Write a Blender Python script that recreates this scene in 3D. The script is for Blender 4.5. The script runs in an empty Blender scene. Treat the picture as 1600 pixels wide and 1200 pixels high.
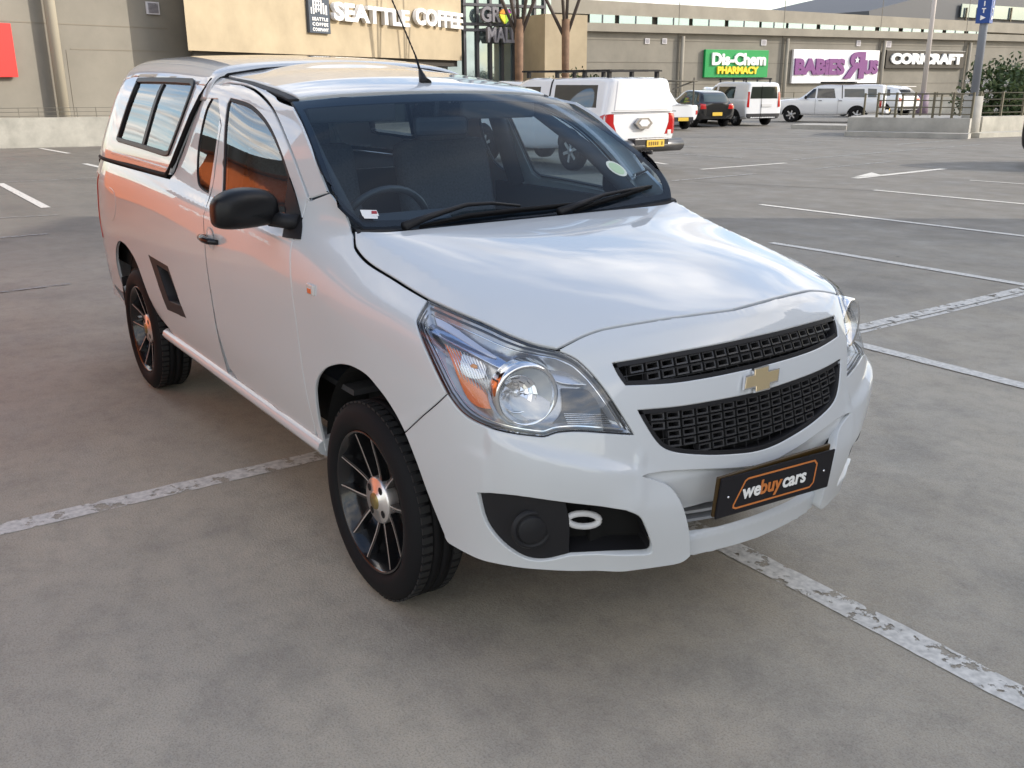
import bpy, bmesh, math, random
from mathutils import Vector, Matrix
from mathutils.bvhtree import BVHTree
from mathutils.geometry import delaunay_2d_cdt
from mathutils.noise import noise as mnoise
random.seed(5)
SC = bpy.context.scene
COL = SC.collection

# ------------------------------------------------------------------ camera
# world axes = axes of the white pickup: X forward, Y to its left, Z up, origin under its front axle
CP = Vector((2.4665, -1.9524, 1.5691)); PIT, ROLL, AZ, FPX = .30866, -.0024854, 2.53624, 1487.87
cf = Vector((math.cos(PIT)*math.cos(AZ), math.cos(PIT)*math.sin(AZ), -math.sin(PIT)))
cr = cf.cross(Vector((0, 0, 1))).normalized(); cu = cr.cross(cf)
cr, cu = cr*math.cos(ROLL)+cu*math.sin(ROLL), -cr*math.sin(ROLL)+cu*math.cos(ROLL)
cam = bpy.data.objects.new('camera', bpy.data.cameras.new('camera')); COL.objects.link(cam)
M = Matrix((cr, cu, -cf)).transposed().to_4x4(); M.translation = CP
cam.matrix_world = M
cam.data.sensor_fit = 'HORIZONTAL'; cam.data.sensor_width = 36; cam.data.lens = FPX/1600*36
cam.data.clip_start = .05; cam.data.clip_end = 2000
SC.camera = cam
FH = Vector((math.cos(AZ), math.sin(AZ), 0)); RT = Vector((FH.y, -FH.x, 0))

# ------------------------------------------------------------------ sky, sun, exposure
SUN_AZ, SUN_EL = math.radians(53), math.radians(25)
wd = bpy.data.worlds.new("World"); SC.world = wd; wd.use_nodes = True
def world():
    nt = wd.node_tree; nt.nodes.clear(); N = nt.nodes.new; L = nt.links.new
    out = N('ShaderNodeOutputWorld'); bg = N('ShaderNodeBackground'); bg.inputs[1].default_value = .15
    sky = N('ShaderNodeTexSky'); sky.sky_type = 'NISHITA'; sky.sun_disc = False
    sky.sun_elevation = SUN_EL; sky.sun_rotation = math.pi/2-SUN_AZ
    sky.dust_density = 1.2; sky.ozone_density = 1.0
    tc = N('ShaderNodeTexCoord'); sep = N('ShaderNodeSeparateXYZ'); L(tc.outputs['Generated'], sep.inputs[0])
    mx = N('ShaderNodeMath'); mx.operation = 'MAXIMUM'; mx.inputs[1].default_value = .06; L(sep.outputs[2], mx.inputs[0])
    dv = N('ShaderNodeVectorMath'); dv.operation = 'DIVIDE'; cb = N('ShaderNodeCombineXYZ')
    for i in range(3): L(mx.outputs[0], cb.inputs[i])
    L(tc.outputs['Generated'], dv.inputs[0]); L(cb.outputs[0], dv.inputs[1])
    nz = N('ShaderNodeTexNoise'); nz.inputs['Scale'].default_value = .9; nz.inputs['Detail'].default_value = 9; nz.inputs['Roughness'].default_value = .62
    L(dv.outputs[0], nz.inputs['Vector'])
    rp = N('ShaderNodeValToRGB'); rp.color_ramp.elements[0].position = .42; rp.color_ramp.elements[1].position = .60
    L(nz.outputs[0], rp.inputs[0])
    el = N('ShaderNodeMapRange'); el.inputs['From Min'].default_value = .88; el.inputs['From Max'].default_value = .60; el.inputs['To Min'].default_value = .15; L(sep.outputs[2], el.inputs['Value'])
    cm = N('ShaderNodeMath'); cm.operation = 'MULTIPLY'; L(rp.outputs[0], cm.inputs[0]); L(el.outputs[0], cm.inputs[1])
    mix = N('ShaderNodeMix'); mix.data_type = 'RGBA'; L(cm.outputs[0], mix.inputs[0]); L(sky.outputs[0], mix.inputs[6])
    n2 = N('ShaderNodeTexNoise'); n2.inputs['Scale'].default_value = 2.3; n2.inputs['Detail'].default_value = 6; L(dv.outputs[0], n2.inputs['Vector'])
    r2 = N('ShaderNodeValToRGB'); r2.color_ramp.elements[0].position = .36; r2.color_ramp.elements[1].position = .62
    r2.color_ramp.elements[0].color = (.50, .47, .44, 1); r2.color_ramp.elements[1].color = (1, .93, .84, 1); L(n2.outputs[0], r2.inputs[0])
    vm = N('ShaderNodeVectorMath'); vm.operation = 'SCALE'; vm.inputs['Scale'].default_value = 8.5; L(r2.outputs[0], vm.inputs[0]); L(vm.outputs[0], mix.inputs[7])
    L(mix.outputs[2], bg.inputs[0]); L(bg.outputs[0], out.inputs[0])
world()
sl = bpy.data.lights.new('sun', 'SUN'); sl.energy = 1.85; sl.angle = math.radians(.53); sl.color = (1, .93, .82)
so = bpy.data.objects.new('sun', sl); COL.objects.link(so)
SD = Vector((math.cos(SUN_AZ)*math.cos(SUN_EL), math.sin(SUN_AZ)*math.cos(SUN_EL), math.sin(SUN_EL)))
so.rotation_euler = SD.to_track_quat('Z', 'Y').to_euler(); so.location = (0, 0, 30)
vs = SC.view_settings; vs.view_transform = 'Standard'; vs.look = 'None'; vs.gamma = 1; vs.exposure = 1.08

# ------------------------------------------------------------------ helpers
def gz(x, y):
    t = (x-CP.x)*FH.x+(y-CP.y)*FH.y
    return -.01*max(0, t-9)
def gp(px, py):                                   # where a pixel's ray meets the ground
    d = cf+cr*((px-800)/FPX)-cu*((py-600)/FPX); lo, hi = .1, 400
    for _ in range(50):
        m = (lo+hi)/2; P = CP+d*m
        if P.z-gz(P.x, P.y) > 0: lo = m
        else: hi = m
    return CP+d*lo
def fr(s, t, z=None):                             # point t metres ahead of the camera and s to its right
    p = CP+FH*t+RT*s
    p.z = gz(p.x, p.y) if z is None else z
    return p
def sx(px, t):                                    # offset to the right that a pixel column has at distance t
    return (px-800)/FPX*(t*math.cos(PIT)+1.6*math.sin(PIT)*0+.3)
def zy(py, t):                                    # height a pixel row has at distance t
    a = -PIT+math.atan((600-py)/FPX)
    return CP.z+t*math.tan(a)

MATS = {}
def mat(name, col=(.5, .5, .5), rough=.5, metal=0, coat=0, spec=.5, trans=0, ior=1.45, emit=None, alpha=1, bump=None, var=None, flake=0):
    if name in MATS: return MATS[name]
    m = bpy.data.materials.new(name); m.use_nodes = True; nt = m.node_tree; b = nt.nodes['Principled BSDF']
    b.inputs['Base Color'].default_value = (*col, 1); b.inputs['Roughness'].default_value = rough; b.inputs['Metallic'].default_value = metal
    b.inputs['Coat Weight'].default_value = coat; b.inputs['Coat Roughness'].default_value = .03; b.inputs['Specular IOR Level'].default_value = spec
    b.inputs['Transmission Weight'].default_value = trans; b.inputs['IOR'].default_value = ior; b.inputs['Alpha'].default_value = alpha
    if emit: b.inputs['Emission Color'].default_value = (*emit[0], 1); b.inputs['Emission Strength'].default_value = emit[1]
    N = nt.nodes.new; L = nt.links.new
    if bump or var:
        tc = N('ShaderNodeTexCoord')
    if var:                                        # (scale, amount): mottled tone of the material itself
        nz = N('ShaderNodeTexNoise'); nz.inputs['Scale'].default_value = var[0]; nz.inputs['Detail'].default_value = 6; nz.inputs['Roughness'].default_value = .65
        L(tc.outputs['Object'], nz.inputs['Vector'])
        rp = N('ShaderNodeValToRGB'); a = var[1]
        rp.color_ramp.elements[0].position = .3; rp.color_ramp.elements[1].position = .7
        rp.color_ramp.elements[0].color = (*[c*(1-a) for c in col], 1); rp.color_ramp.elements[1].color = (*[min(1, c*(1+a)) for c in col], 1)
        L(nz.outputs[0], rp.inputs[0]); L(rp.outputs[0], b.inputs['Base Color'])
    if bump:
        n2 = N('ShaderNodeTexNoise'); n2.inputs['Scale'].default_value = bump[0]; n2.inputs['Detail'].default_value = 4
        L(tc.outputs['Object'], n2.inputs['Vector']); bp = N('ShaderNodeBump'); bp.inputs['Strength'].default_value = bump[1]; bp.inputs['Distance'].default_value = .01
        L(n2.outputs[0], bp.inputs['Height']); L(bp.outputs[0], b.inputs['Normal'])
    MATS[name] = m
    return m
def glass_mat(name, tint, rough=0., refl=.5, ior=1.6):
    if name in MATS: return MATS[name]
    m = bpy.data.materials.new(name); m.use_nodes = True; nt = m.node_tree; nt.nodes.clear(); N = nt.nodes.new; L = nt.links.new
    o = N('ShaderNodeOutputMaterial'); g = N('ShaderNodeBsdfGlossy'); g.inputs['Roughness'].default_value = rough
    t = N('ShaderNodeBsdfTransparent'); t.inputs[0].default_value = (*tint, 1)
    f = N('ShaderNodeFresnel'); ge_ = N('ShaderNodeNewGeometry'); ma_ = N('ShaderNodeMath'); ma_.operation = 'MULTIPLY_ADD'; ma_.inputs[1].default_value = 1/ior-ior; ma_.inputs[2].default_value = ior
    L(ge_.outputs['Backfacing'], ma_.inputs[0]); L(ma_.outputs[0], f.inputs[0]); mx = N('ShaderNodeMixShader')
    mu = N('ShaderNodeMath'); mu.operation = 'MULTIPLY_ADD'; mu.inputs[1].default_value = 1; mu.inputs[2].default_value = refl; mu.use_clamp = True
    L(f.outputs[0], mu.inputs[0]); L(mu.outputs[0], mx.inputs[0]); L(t.outputs[0], mx.inputs[1]); L(g.outputs[0], mx.inputs[2]); L(mx.outputs[0], o.inputs[0])
    MATS[name] = m
    return m

WHITE = mat('white_paint', (.585, .607, .620), .38, 0, 1, .4); WHITE.node_tree.nodes['Principled BSDF'].inputs['Coat IOR'].default_value = 1.55; WHITE.node_tree.nodes['Principled BSDF'].inputs['Coat Roughness'].default_value = .015
BLACK = mat('black_plastic', (.016, .016, .018), .5, spec=.3)
GLOSSB = mat('black_gloss', (.01, .01, .012), .12)
RUB = mat('rubber', (.008, .008, .009), .72, spec=.25)
DARK = mat('dark_cavity', (.006, .006, .006), .9)
CHROME = mat('chrome', (.82, .83, .85), .09, 1)
GOLD = mat('gold_badge', (.78, .64, .40), .3, .8)
WIND = glass_mat('windscreen_glass', (.62, .76, .86), 0, .0, 1.36)
TINT = glass_mat('tinted_glass', (.10, .13, .15), 0, .10)
DKGL = glass_mat('dark_glass', (.03, .035, .045), 0, .04)
LENS = glass_mat('lamp_lens', (.93, .95, .97), 0, .03)

def link(name, me, m=None, parent=None):
    o = bpy.data.objects.new(name, me); COL.objects.link(o)
    if m is not None:
        for k in (m if isinstance(m, (list, tuple)) else [m]): me.materials.append(k)
    if parent is not None: o.parent = parent
    return o
def tag(o, label=None, cat=None, group=None, kind=None):
    if label: o['label'] = label
    if cat: o['category'] = cat
    if group: o['group'] = group
    if kind: o['kind'] = kind
    return o
def thing(name, label, cat, loc=(0, 0, 0), rz=0, group=None):
    o = bpy.data.objects.new(name, None); COL.objects.link(o); o.location = loc; o.rotation_euler = (0, 0, rz)
    return tag(o, label, cat, group)
def fin(name, bm, m=None, parent=None, smooth=False, loc=None, rz=0, angle=None):
    me = bpy.data.meshes.new(name); bmesh.ops.recalc_face_normals(bm, faces=bm.faces)
    if smooth or angle:
        for f in bm.faces: f.smooth = True
    if angle:
        a = math.radians(angle)
        for e in bm.edges:
            if len(e.link_faces) == 2 and e.calc_face_angle(0) > a: e.smooth = False
    bm.to_mesh(me); bm.free()
    o = link(name, me, m, parent)
    if loc is not None: o.location = loc
    o.rotation_euler.z = rz
    return o
def box(bm, c, s, rot=None, bev=0, mi=0):
    r = bmesh.ops.create_cube(bm, size=1); vs_ = r['verts']
    bmesh.ops.scale(bm, vec=s, verts=vs_)
    if bev:
        es = list({e for v in vs_ for e in v.link_edges})
        rr = bmesh.ops.bevel(bm, geom=es, offset=bev, segments=2, affect='EDGES', profile=.5)
        vs_ = list({v for f in rr['faces'] for v in f.verts} | {v for v in vs_ if v.is_valid})
    if rot is not None: bmesh.ops.rotate(bm, verts=vs_, cent=(0, 0, 0), matrix=rot)
    bmesh.ops.translate(bm, vec=c, verts=vs_)
    if mi:
        for f in {f for v in vs_ for f in v.link_faces}: f.material_index = mi
    return vs_
def tube(bm, pts, r, n=10, cap=True, mi=0):
    pts = [Vector(p) for p in pts]; rs = r if isinstance(r, (list, tuple)) else [r]*len(pts); rings = []
    up = Vector((0, 0, 1))
    for i, p in enumerate(pts):
        t = (pts[min(i+1, len(pts)-1)]-pts[max(i-1, 0)]).normalized()
        a = t.cross(up)
        if a.length < .05: a = t.cross(Vector((1, 0, 0)))
        a.normalize(); b = t.cross(a)
        rings.append([bm.verts.new(p+(a*math.cos(k*2*math.pi/n)+b*math.sin(k*2*math.pi/n))*rs[i]) for k in range(n)])
    fs = []
    for A, B in zip(rings, rings[1:]):
        for k in range(n): fs.append(bm.faces.new((A[k], A[(k+1) % n], B[(k+1) % n], B[k])))
    if cap: fs.append(bm.faces.new(rings[0])); fs.append(bm.faces.new(rings[-1][::-1]))
    for f in fs: f.material_index = mi; f.smooth = True
    return rings
def lathe(bm, prof, n=48, axis='Y', c=(0, 0, 0), mi=0, closed=False):
    # prof: list of (r, h); revolved about axis
    c = Vector(c); rings = []
    for r_, h in prof:
        ring = []
        for k in range(n):
            a = 2*math.pi*k/n; u, v = r_*math.cos(a), r_*math.sin(a)
            p = {'Y': (u, h, v), 'Z': (u, v, h), 'X': (h, u, v)}[axis]
            ring.append(bm.verts.new(c+Vector(p)))
        rings.append(ring)
    prs = list(zip(rings, rings[1:]))+([(rings[-1], rings[0])] if closed else [])
    for A, B in prs:
        for k in range(n):
            f = bm.faces.new((A[k], A[(k+1) % n], B[(k+1) % n], B[k])); f.smooth = True; f.material_index = mi
    return rings
def prism(bm, poly, ax, a, b, mi=0):
    # extrude 2-D poly between a and b on axis ax (0,1,2)
    def P(q, h):
        l = list(q); l.insert(ax, h); return Vector(l)
    A = [bm.verts.new(P(q, a)) for q in poly]; B = [bm.verts.new(P(q, b)) for q in poly]; n = len(poly)
    fs = [bm.faces.new(A), bm.faces.new(B[::-1])]
    for k in range(n): fs.append(bm.faces.new((A[k], B[k], B[(k+1) % n], A[(k+1) % n])))
    for f in fs: f.material_index = mi
    return A+B
FONTS = {}
def text(name, s, size, m, parent, mw, ext=.004, bold=0, xs=1, shear=0, align='CENTER', spacing=1):
    cu_ = bpy.data.curves.new(name, 'FONT'); cu_.body = s; cu_.size = size; cu_.extrude = ext; cu_.offset = bold
    cu_.align_x = align; cu_.align_y = 'CENTER'; cu_.shear = shear; cu_.space_character = spacing; cu_.resolution_u = 3
    t = bpy.data.objects.new('tmp', cu_); COL.objects.link(t)
    dg = bpy.context.evaluated_depsgraph_get(); me = bpy.data.meshes.new_from_object(t.evaluated_get(dg))
    bpy.data.objects.remove(t)
    S = Matrix.Diagonal((xs, 1, 1, 1)); me.transform(mw @ S); me.name = name; me.materials.clear()
    return link(name, me, m, parent)
def frame(o, xdir, up=(0, 0, 1)):                 # matrix for a board: local x along xdir, y along up, z out of the face
    x = Vector(xdir).normalized(); y = Vector(up).normalized(); z = x.cross(y).normalized(); y = z.cross(x)
    m = Matrix((x, y, z)).transposed().to_4x4(); m.translation = Vector(o)
    return m

# --- curves and trimmed panels on smooth base surfaces
def spline(pts, closed=True, n=6):
    """pts: (x, y) or (x, y, 1) for a corner; Catmull-Rom between corners."""
    out = []; N_ = len(pts)
    rng = range(N_) if closed else range(N_-1)
    for i in rng:
        p1, p2 = pts[i], pts[(i+1) % N_]
        c1 = len(p1) > 2 or (not closed and i == 0); c2 = len(p2) > 2 or (not closed and i+2 == N_)
        p0 = p1 if c1 else pts[i-1]; p3 = p2 if c2 else pts[(i+2) % N_]
        for k in range(n):
            t = k/n; t2 = t*t; t3 = t2*t
            out.append(tuple(.5*((2*p1[j])+(-p0[j]+p2[j])*t+(2*p0[j]-5*p1[j]+4*p2[j]-p3[j])*t2+(-p0[j]+3*p1[j]-3*p2[j]+p3[j])*t3) for j in (0, 1)))
    if not closed: out.append(tuple(pts[-1][:2]))
    return out
def resample(poly, step, closed=True):
    P = [Vector(p) for p in poly]; out = []
    n = len(P); rng = range(n) if closed else range(n-1)
    for i in rng:
        a, b = P[i], P[(i+1) % n]; L_ = (b-a).length; k = max(1, int(round(L_/step)))
        for j in range(k): out.append(a.lerp(b, j/k))
    if not closed: out.append(P[-1])
    # drop near-duplicates
    res = []
    for p in out:
        if not res or (p-res[-1]).length > step*.25: res.append(p)
    if closed and (res[0]-res[-1]).length < step*.25: res.pop()
    return res
def inside(p, poly):
    x, y = p[0], p[1]; c = False; j = len(poly)-1
    for i in range(len(poly)):
        a, b = poly[i], poly[j]
        if (a[1] > y) != (b[1] > y) and x < (b[0]-a[0])*(y-a[1])/(b[1]-a[1])+a[0]: c = not c
        j = i
    return c
def pdist(p, poly):
    best = 9e9
    for i in range(len(poly)):
        a = poly[i-1]; b = poly[i]; ab = b-a; t = max(0, min(1, (p-a).dot(ab)/(ab.length_squared+1e-12)))
        best = min(best, (p-a-ab*t).length_squared)
    return math.sqrt(best)
class Surf:
    """Smooth base surface: triangles + vertex normals; panels are cut from it by casting rays."""
    def __init__(s, verts, faces):
        s.v = [Vector(v) for v in verts]; s.f = []
        for f in faces:
            for k in range(1, len(f)-1): s.f.append((f[0], f[k], f[k+1]))
        s.n = [Vector() for _ in s.v]
        for a, b, c in s.f:
            n = (s.v[b]-s.v[a]).cross(s.v[c]-s.v[a])
            s.n[a] += n; s.n[b] += n; s.n[c] += n
        for n in s.n: n.normalize()
        s.b = BVHTree.FromPolygons(s.v, s.f)
    def cast(s, o, d):
        d = d.normalized(); h = s.b.ray_cast(o, d)
        if h[0] is None: return None
        a, b, c = s.f[h[2]]; A, B, C_ = s.v[a], s.v[b], s.v[c]
        v0, v1, v2 = B-A, C_-A, h[0]-A; d00, d01, d11, d20, d21 = v0.dot(v0), v0.dot(v1), v1.dot(v1), v2.dot(v0), v2.dot(v1)
        q = d00*d11-d01*d01+1e-20; w1 = (d11*d20-d01*d21)/q; w2 = (d00*d21-d01*d20)/q
        n = (s.n[a]*(1-w1-w2)+s.n[b]*w1+s.n[c]*w2).normalized()
        if n.dot(d) > 0: n = -n
        return h[0], n
    def near(s, p):
        h = s.b.find_nearest(p)
        a, b, c = s.f[h[2]]
        return h[0], (s.n[a]+s.n[b]+s.n[c]).normalized()
CXC = -.15
def ray_of(space, a, b):
    if space == 'side': return Vector((a, -3, b)), Vector((0, 1, 0))
    if space == 'sideL': return Vector((a, 3, b)), Vector((0, -1, 0))
    if space == 'top': return Vector((a, b, 5)), Vector((0, 0, -1))
    if space == 'front': return Vector((6, a, b)), Vector((-1, 0, 0))
    if space == 'back': return Vector((-9, a, b)), Vector((1, 0, 0))
    if space == 'cyl': return Vector((CXC+3*math.cos(a), 3*math.sin(a), b)), Vector((-math.cos(a), -math.sin(a), 0))
    if space == 'cam': return CP, cf+cr*((a*100-800)/FPX)-cu*((b*100-600)/FPX)
def to2(space, p):
    if space in ('side', 'sideL'): return (p.x, p.z)
    if space == 'top': return (p.x, p.y)
    if space in ('front', 'back'): return (p.y, p.z)
    if space == 'cyl': return (math.atan2(p.y, p.x-CXC), p.z)
def px2(surf, pts, space, dy=0):
    """trace photo pixels onto a surface, give coordinates in another space"""
    out = []
    for q in pts:
        h = surf.cast(*ray_of('cam', q[0]/100, q[1]/100))
        if h is None:
            # nearest miss: walk along ray for the closest point of the surface
            o, d = ray_of('cam', q[0]/100, q[1]/100); d = d.normalized(); best = None
            for k in range(60, 900, 4):
                p = o+d*(k/100); n = surf.near(p); dd = (n[0]-p).length
                if best is None or dd < best[0]: best = (dd, n[0])
            hp = best[1]
        else: hp = h[0]
        out.append(tuple(to2(space, hp))+tuple(q[2:3]))
    return out
def panel(name, poly, space, surf, m, parent, off=0., step=.025, bev=.0025, depth=.012, mirror=False, holes=(), flip=False, sheet=False, label=None):
    """A skin panel: outline `poly` (2-D in `space`) trimmed out of `surf`, with a rounded edge and a skirt going inwards."""
    ofn = off if callable(off) else (lambda p: off)
    sc_ = 1.
    if space == 'cyl': sc_ = .95
    P = resample([(p[0]*sc_, p[1]) for p in poly], step)
    HO = [resample([(p[0]*sc_, p[1]) for p in h], step) for h in holes]
    loops = [P]+HO; verts = []; edges = []; lid = []
    for L_ in loops:
        b0 = len(verts)
        # inner ring slightly inset for the rounded edge
        verts += L_; n = len(L_); edges += [(b0+i, b0+(i+1) % n) for i in range(n)]; lid.append((b0, n))
    x0 = min(p.x for p in P); x1 = max(p.x for p in P); y0 = min(p.y for p in P); y1 = max(p.y for p in P)
    nx = int((x1-x0)/step)+1; ny = int((y1-y0)/step)+1
    for i in range(nx+1):
        for j in range(ny+1):
            q = Vector((x0+i*step, y0+(j+.5*(i % 2))*step))
            if inside(q, P) and not any(inside(q, h) for h in HO) and min(pdist(q, L_) for L_ in loops) > step*.45: verts.append(q)
    r = delaunay_2d_cdt([v.copy() for v in verts], edges, [], 0, 1e-6)
    ov, of = r[0], r[2]
    fs = []
    for f in of:
        c = sum((ov[i] for i in f), Vector((0, 0)))/len(f)
        if inside(c, P) and not any(inside(c, h) for h in HO): fs.append(list(f))
    V = []; Nn = []; last = None
    for q in ov:
        h = surf.cast(*ray_of(space, q.x/sc_, q.y))
        if h is None:
            o_, d_ = ray_of(space, q.x/sc_, q.y)
            base = Vector(o_)
            if last is not None:
                dist = (last-o_).length; h = surf.near(o_+d_.normalized()*dist)
            else: h = surf.near(o_+d_*3)
        last = h[0]
        V.append(h[0]); Nn.append(h[1])
    # boundary edges -> skirt
    from collections import Counter
    cnt = {}
    for f in fs:
        for k in range(len(f)):
            a, b = f[k], f[(k+1) % len(f)]; cnt.setdefault((min(a, b), max(a, b)), []).append((a, b))
    bnd = [v[0] for v in cnt.values() if len(v) == 1]
    out3 = {}
    cen = {}
    for a, b in bnd:
        e = V[b]-V[a]; o = e.cross(Nn[a]+Nn[b])
        if o.length < 1e-9: continue
        o.normalize()
        for k in (a, b): out3[k] = out3.get(k, Vector())+o
    V2 = [v+n*ofn(v) for v, n in zip(V, Nn)]
    if callable(off):                              # sculpted panel: shade it by its own shape
        NN = [Vector() for _ in V2]
        for f in fs:
            n = (V2[f[1]]-V2[f[0]]).cross(V2[f[2]]-V2[f[0]])
            if n.dot(Nn[f[0]]) < 0: n = -n
            for k in f: NN[k] += n
        Nn = [n.normalized() if n.length > 1e-12 else o_ for n, o_ in zip(NN, Nn)]
    verts3 = [v.copy() for v in V2]; norms = [n.copy() for n in Nn]
    # decide outward sign using a face centre
    sgn = 1
    if bnd:
        a, b = bnd[0]
        for f in fs:
            if a in f and b in f:
                c = sum((V[i] for i in f), Vector())/len(f)
                if (c-V[a]).dot(out3[a]) > 0: sgn = -1
                break
    ring1 = {}; ring2 = {}; F3 = [f for f in fs]
    if not sheet:
        for k, o in out3.items():
            o = (o*sgn).normalized(); n = Nn[k]
            # top vertex pulled in, edge ring rounded
            verts3[k] = V2[k]-o*bev; norms[k] = n
            ring1[k] = len(verts3); verts3.append(V2[k]-n*bev); norms.append((n*.35+o).normalized())
            ring2[k] = len(verts3); verts3.append(V2[k]-n*depth-o*bev); norms.append(o)
        for a, b in bnd:
            if a in ring1 and b in ring1:
                F3.append([b, a, ring1[a], ring1[b]]); F3.append([ring1[b], ring1[a], ring2[a], ring2[b]])
    objs = []
    for side in ((0, 1) if mirror else (0,)):
        vv = [Vector((v.x, -v.y, v.z)) if side else v for v in verts3]; nn = [Vector((n.x, -n.y, n.z)) if side else n for n in norms]
        me = bpy.data.meshes.new(name)
        ff = []
        for f in F3:
            n = (vv[f[1]]-vv[f[0]]).cross(vv[f[2]]-vv[f[0]]); mnn = nn[f[0]]+nn[f[1]]+nn[f[2]]
            ff.append(f if n.dot(mnn) > 0 else f[::-1])
        me.from_pydata([tuple(v) for v in vv], [], ff); me.update()
        for p in me.polygons: p.use_smooth = True
        me.normals_split_custom_set_from_vertices([tuple(n) for n in nn])
        pr_ = parent[side] if isinstance(parent, (list, tuple)) else parent
        o = link(name, me, m, pr_); objs.append(o)
        if label: o['label'] = label
    return objs if mirror else objs[0]
def mirror_cage(verts, faces):
    idx = {}; V = list(verts); 
    for i, v in enumerate(verts):
        if abs(v[1]) < 1e-6: idx[i] = i
        else: idx[i] = len(V); V.append((v[0], -v[1], v[2]))
    return V, list(faces)+[tuple(idx[i] for i in f[::-1]) for f in faces]
def subsurf(verts, faces, lv=3, fit=0, crease=(), cw=.55):
    """Catmull-Clark surface; with fit>0 the cage is moved until the surface passes through `verts`."""
    tgt = [Vector(v) for v in verts]; cage = [v.copy() for v in tgt]
    def ev(level):
        me = bpy.data.meshes.new('cage'); me.from_pydata([tuple(v) for v in cage], [], faces); me.update()
        if crease:
            at = me.attributes.new('crease_edge', 'FLOAT', 'EDGE'); ed = {tuple(sorted(e.vertices)): e.index for e in me.edges}
            for k in crease: at.data[ed[tuple(sorted(k))]].value = cw
        o = bpy.data.objects.new('cage', me); COL.objects.link(o); md = o.modifiers.new('s', 'SUBSURF'); md.levels = level
        dg = bpy.context.evaluated_depsgraph_get(); e1 = o.evaluated_get(dg); e2 = e1.to_mesh()
        V = [v.co.copy() for v in e2.vertices]; F_ = [tuple(p.vertices) for p in e2.polygons]
        e1.to_mesh_clear(); bpy.data.objects.remove(o); bpy.data.meshes.remove(me)
        return V, F_
    for _ in range(fit):
        V, _f = ev(1)
        for i, t in enumerate(tgt): cage[i] += (t-V[i])*.8
    return ev(lv)
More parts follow.
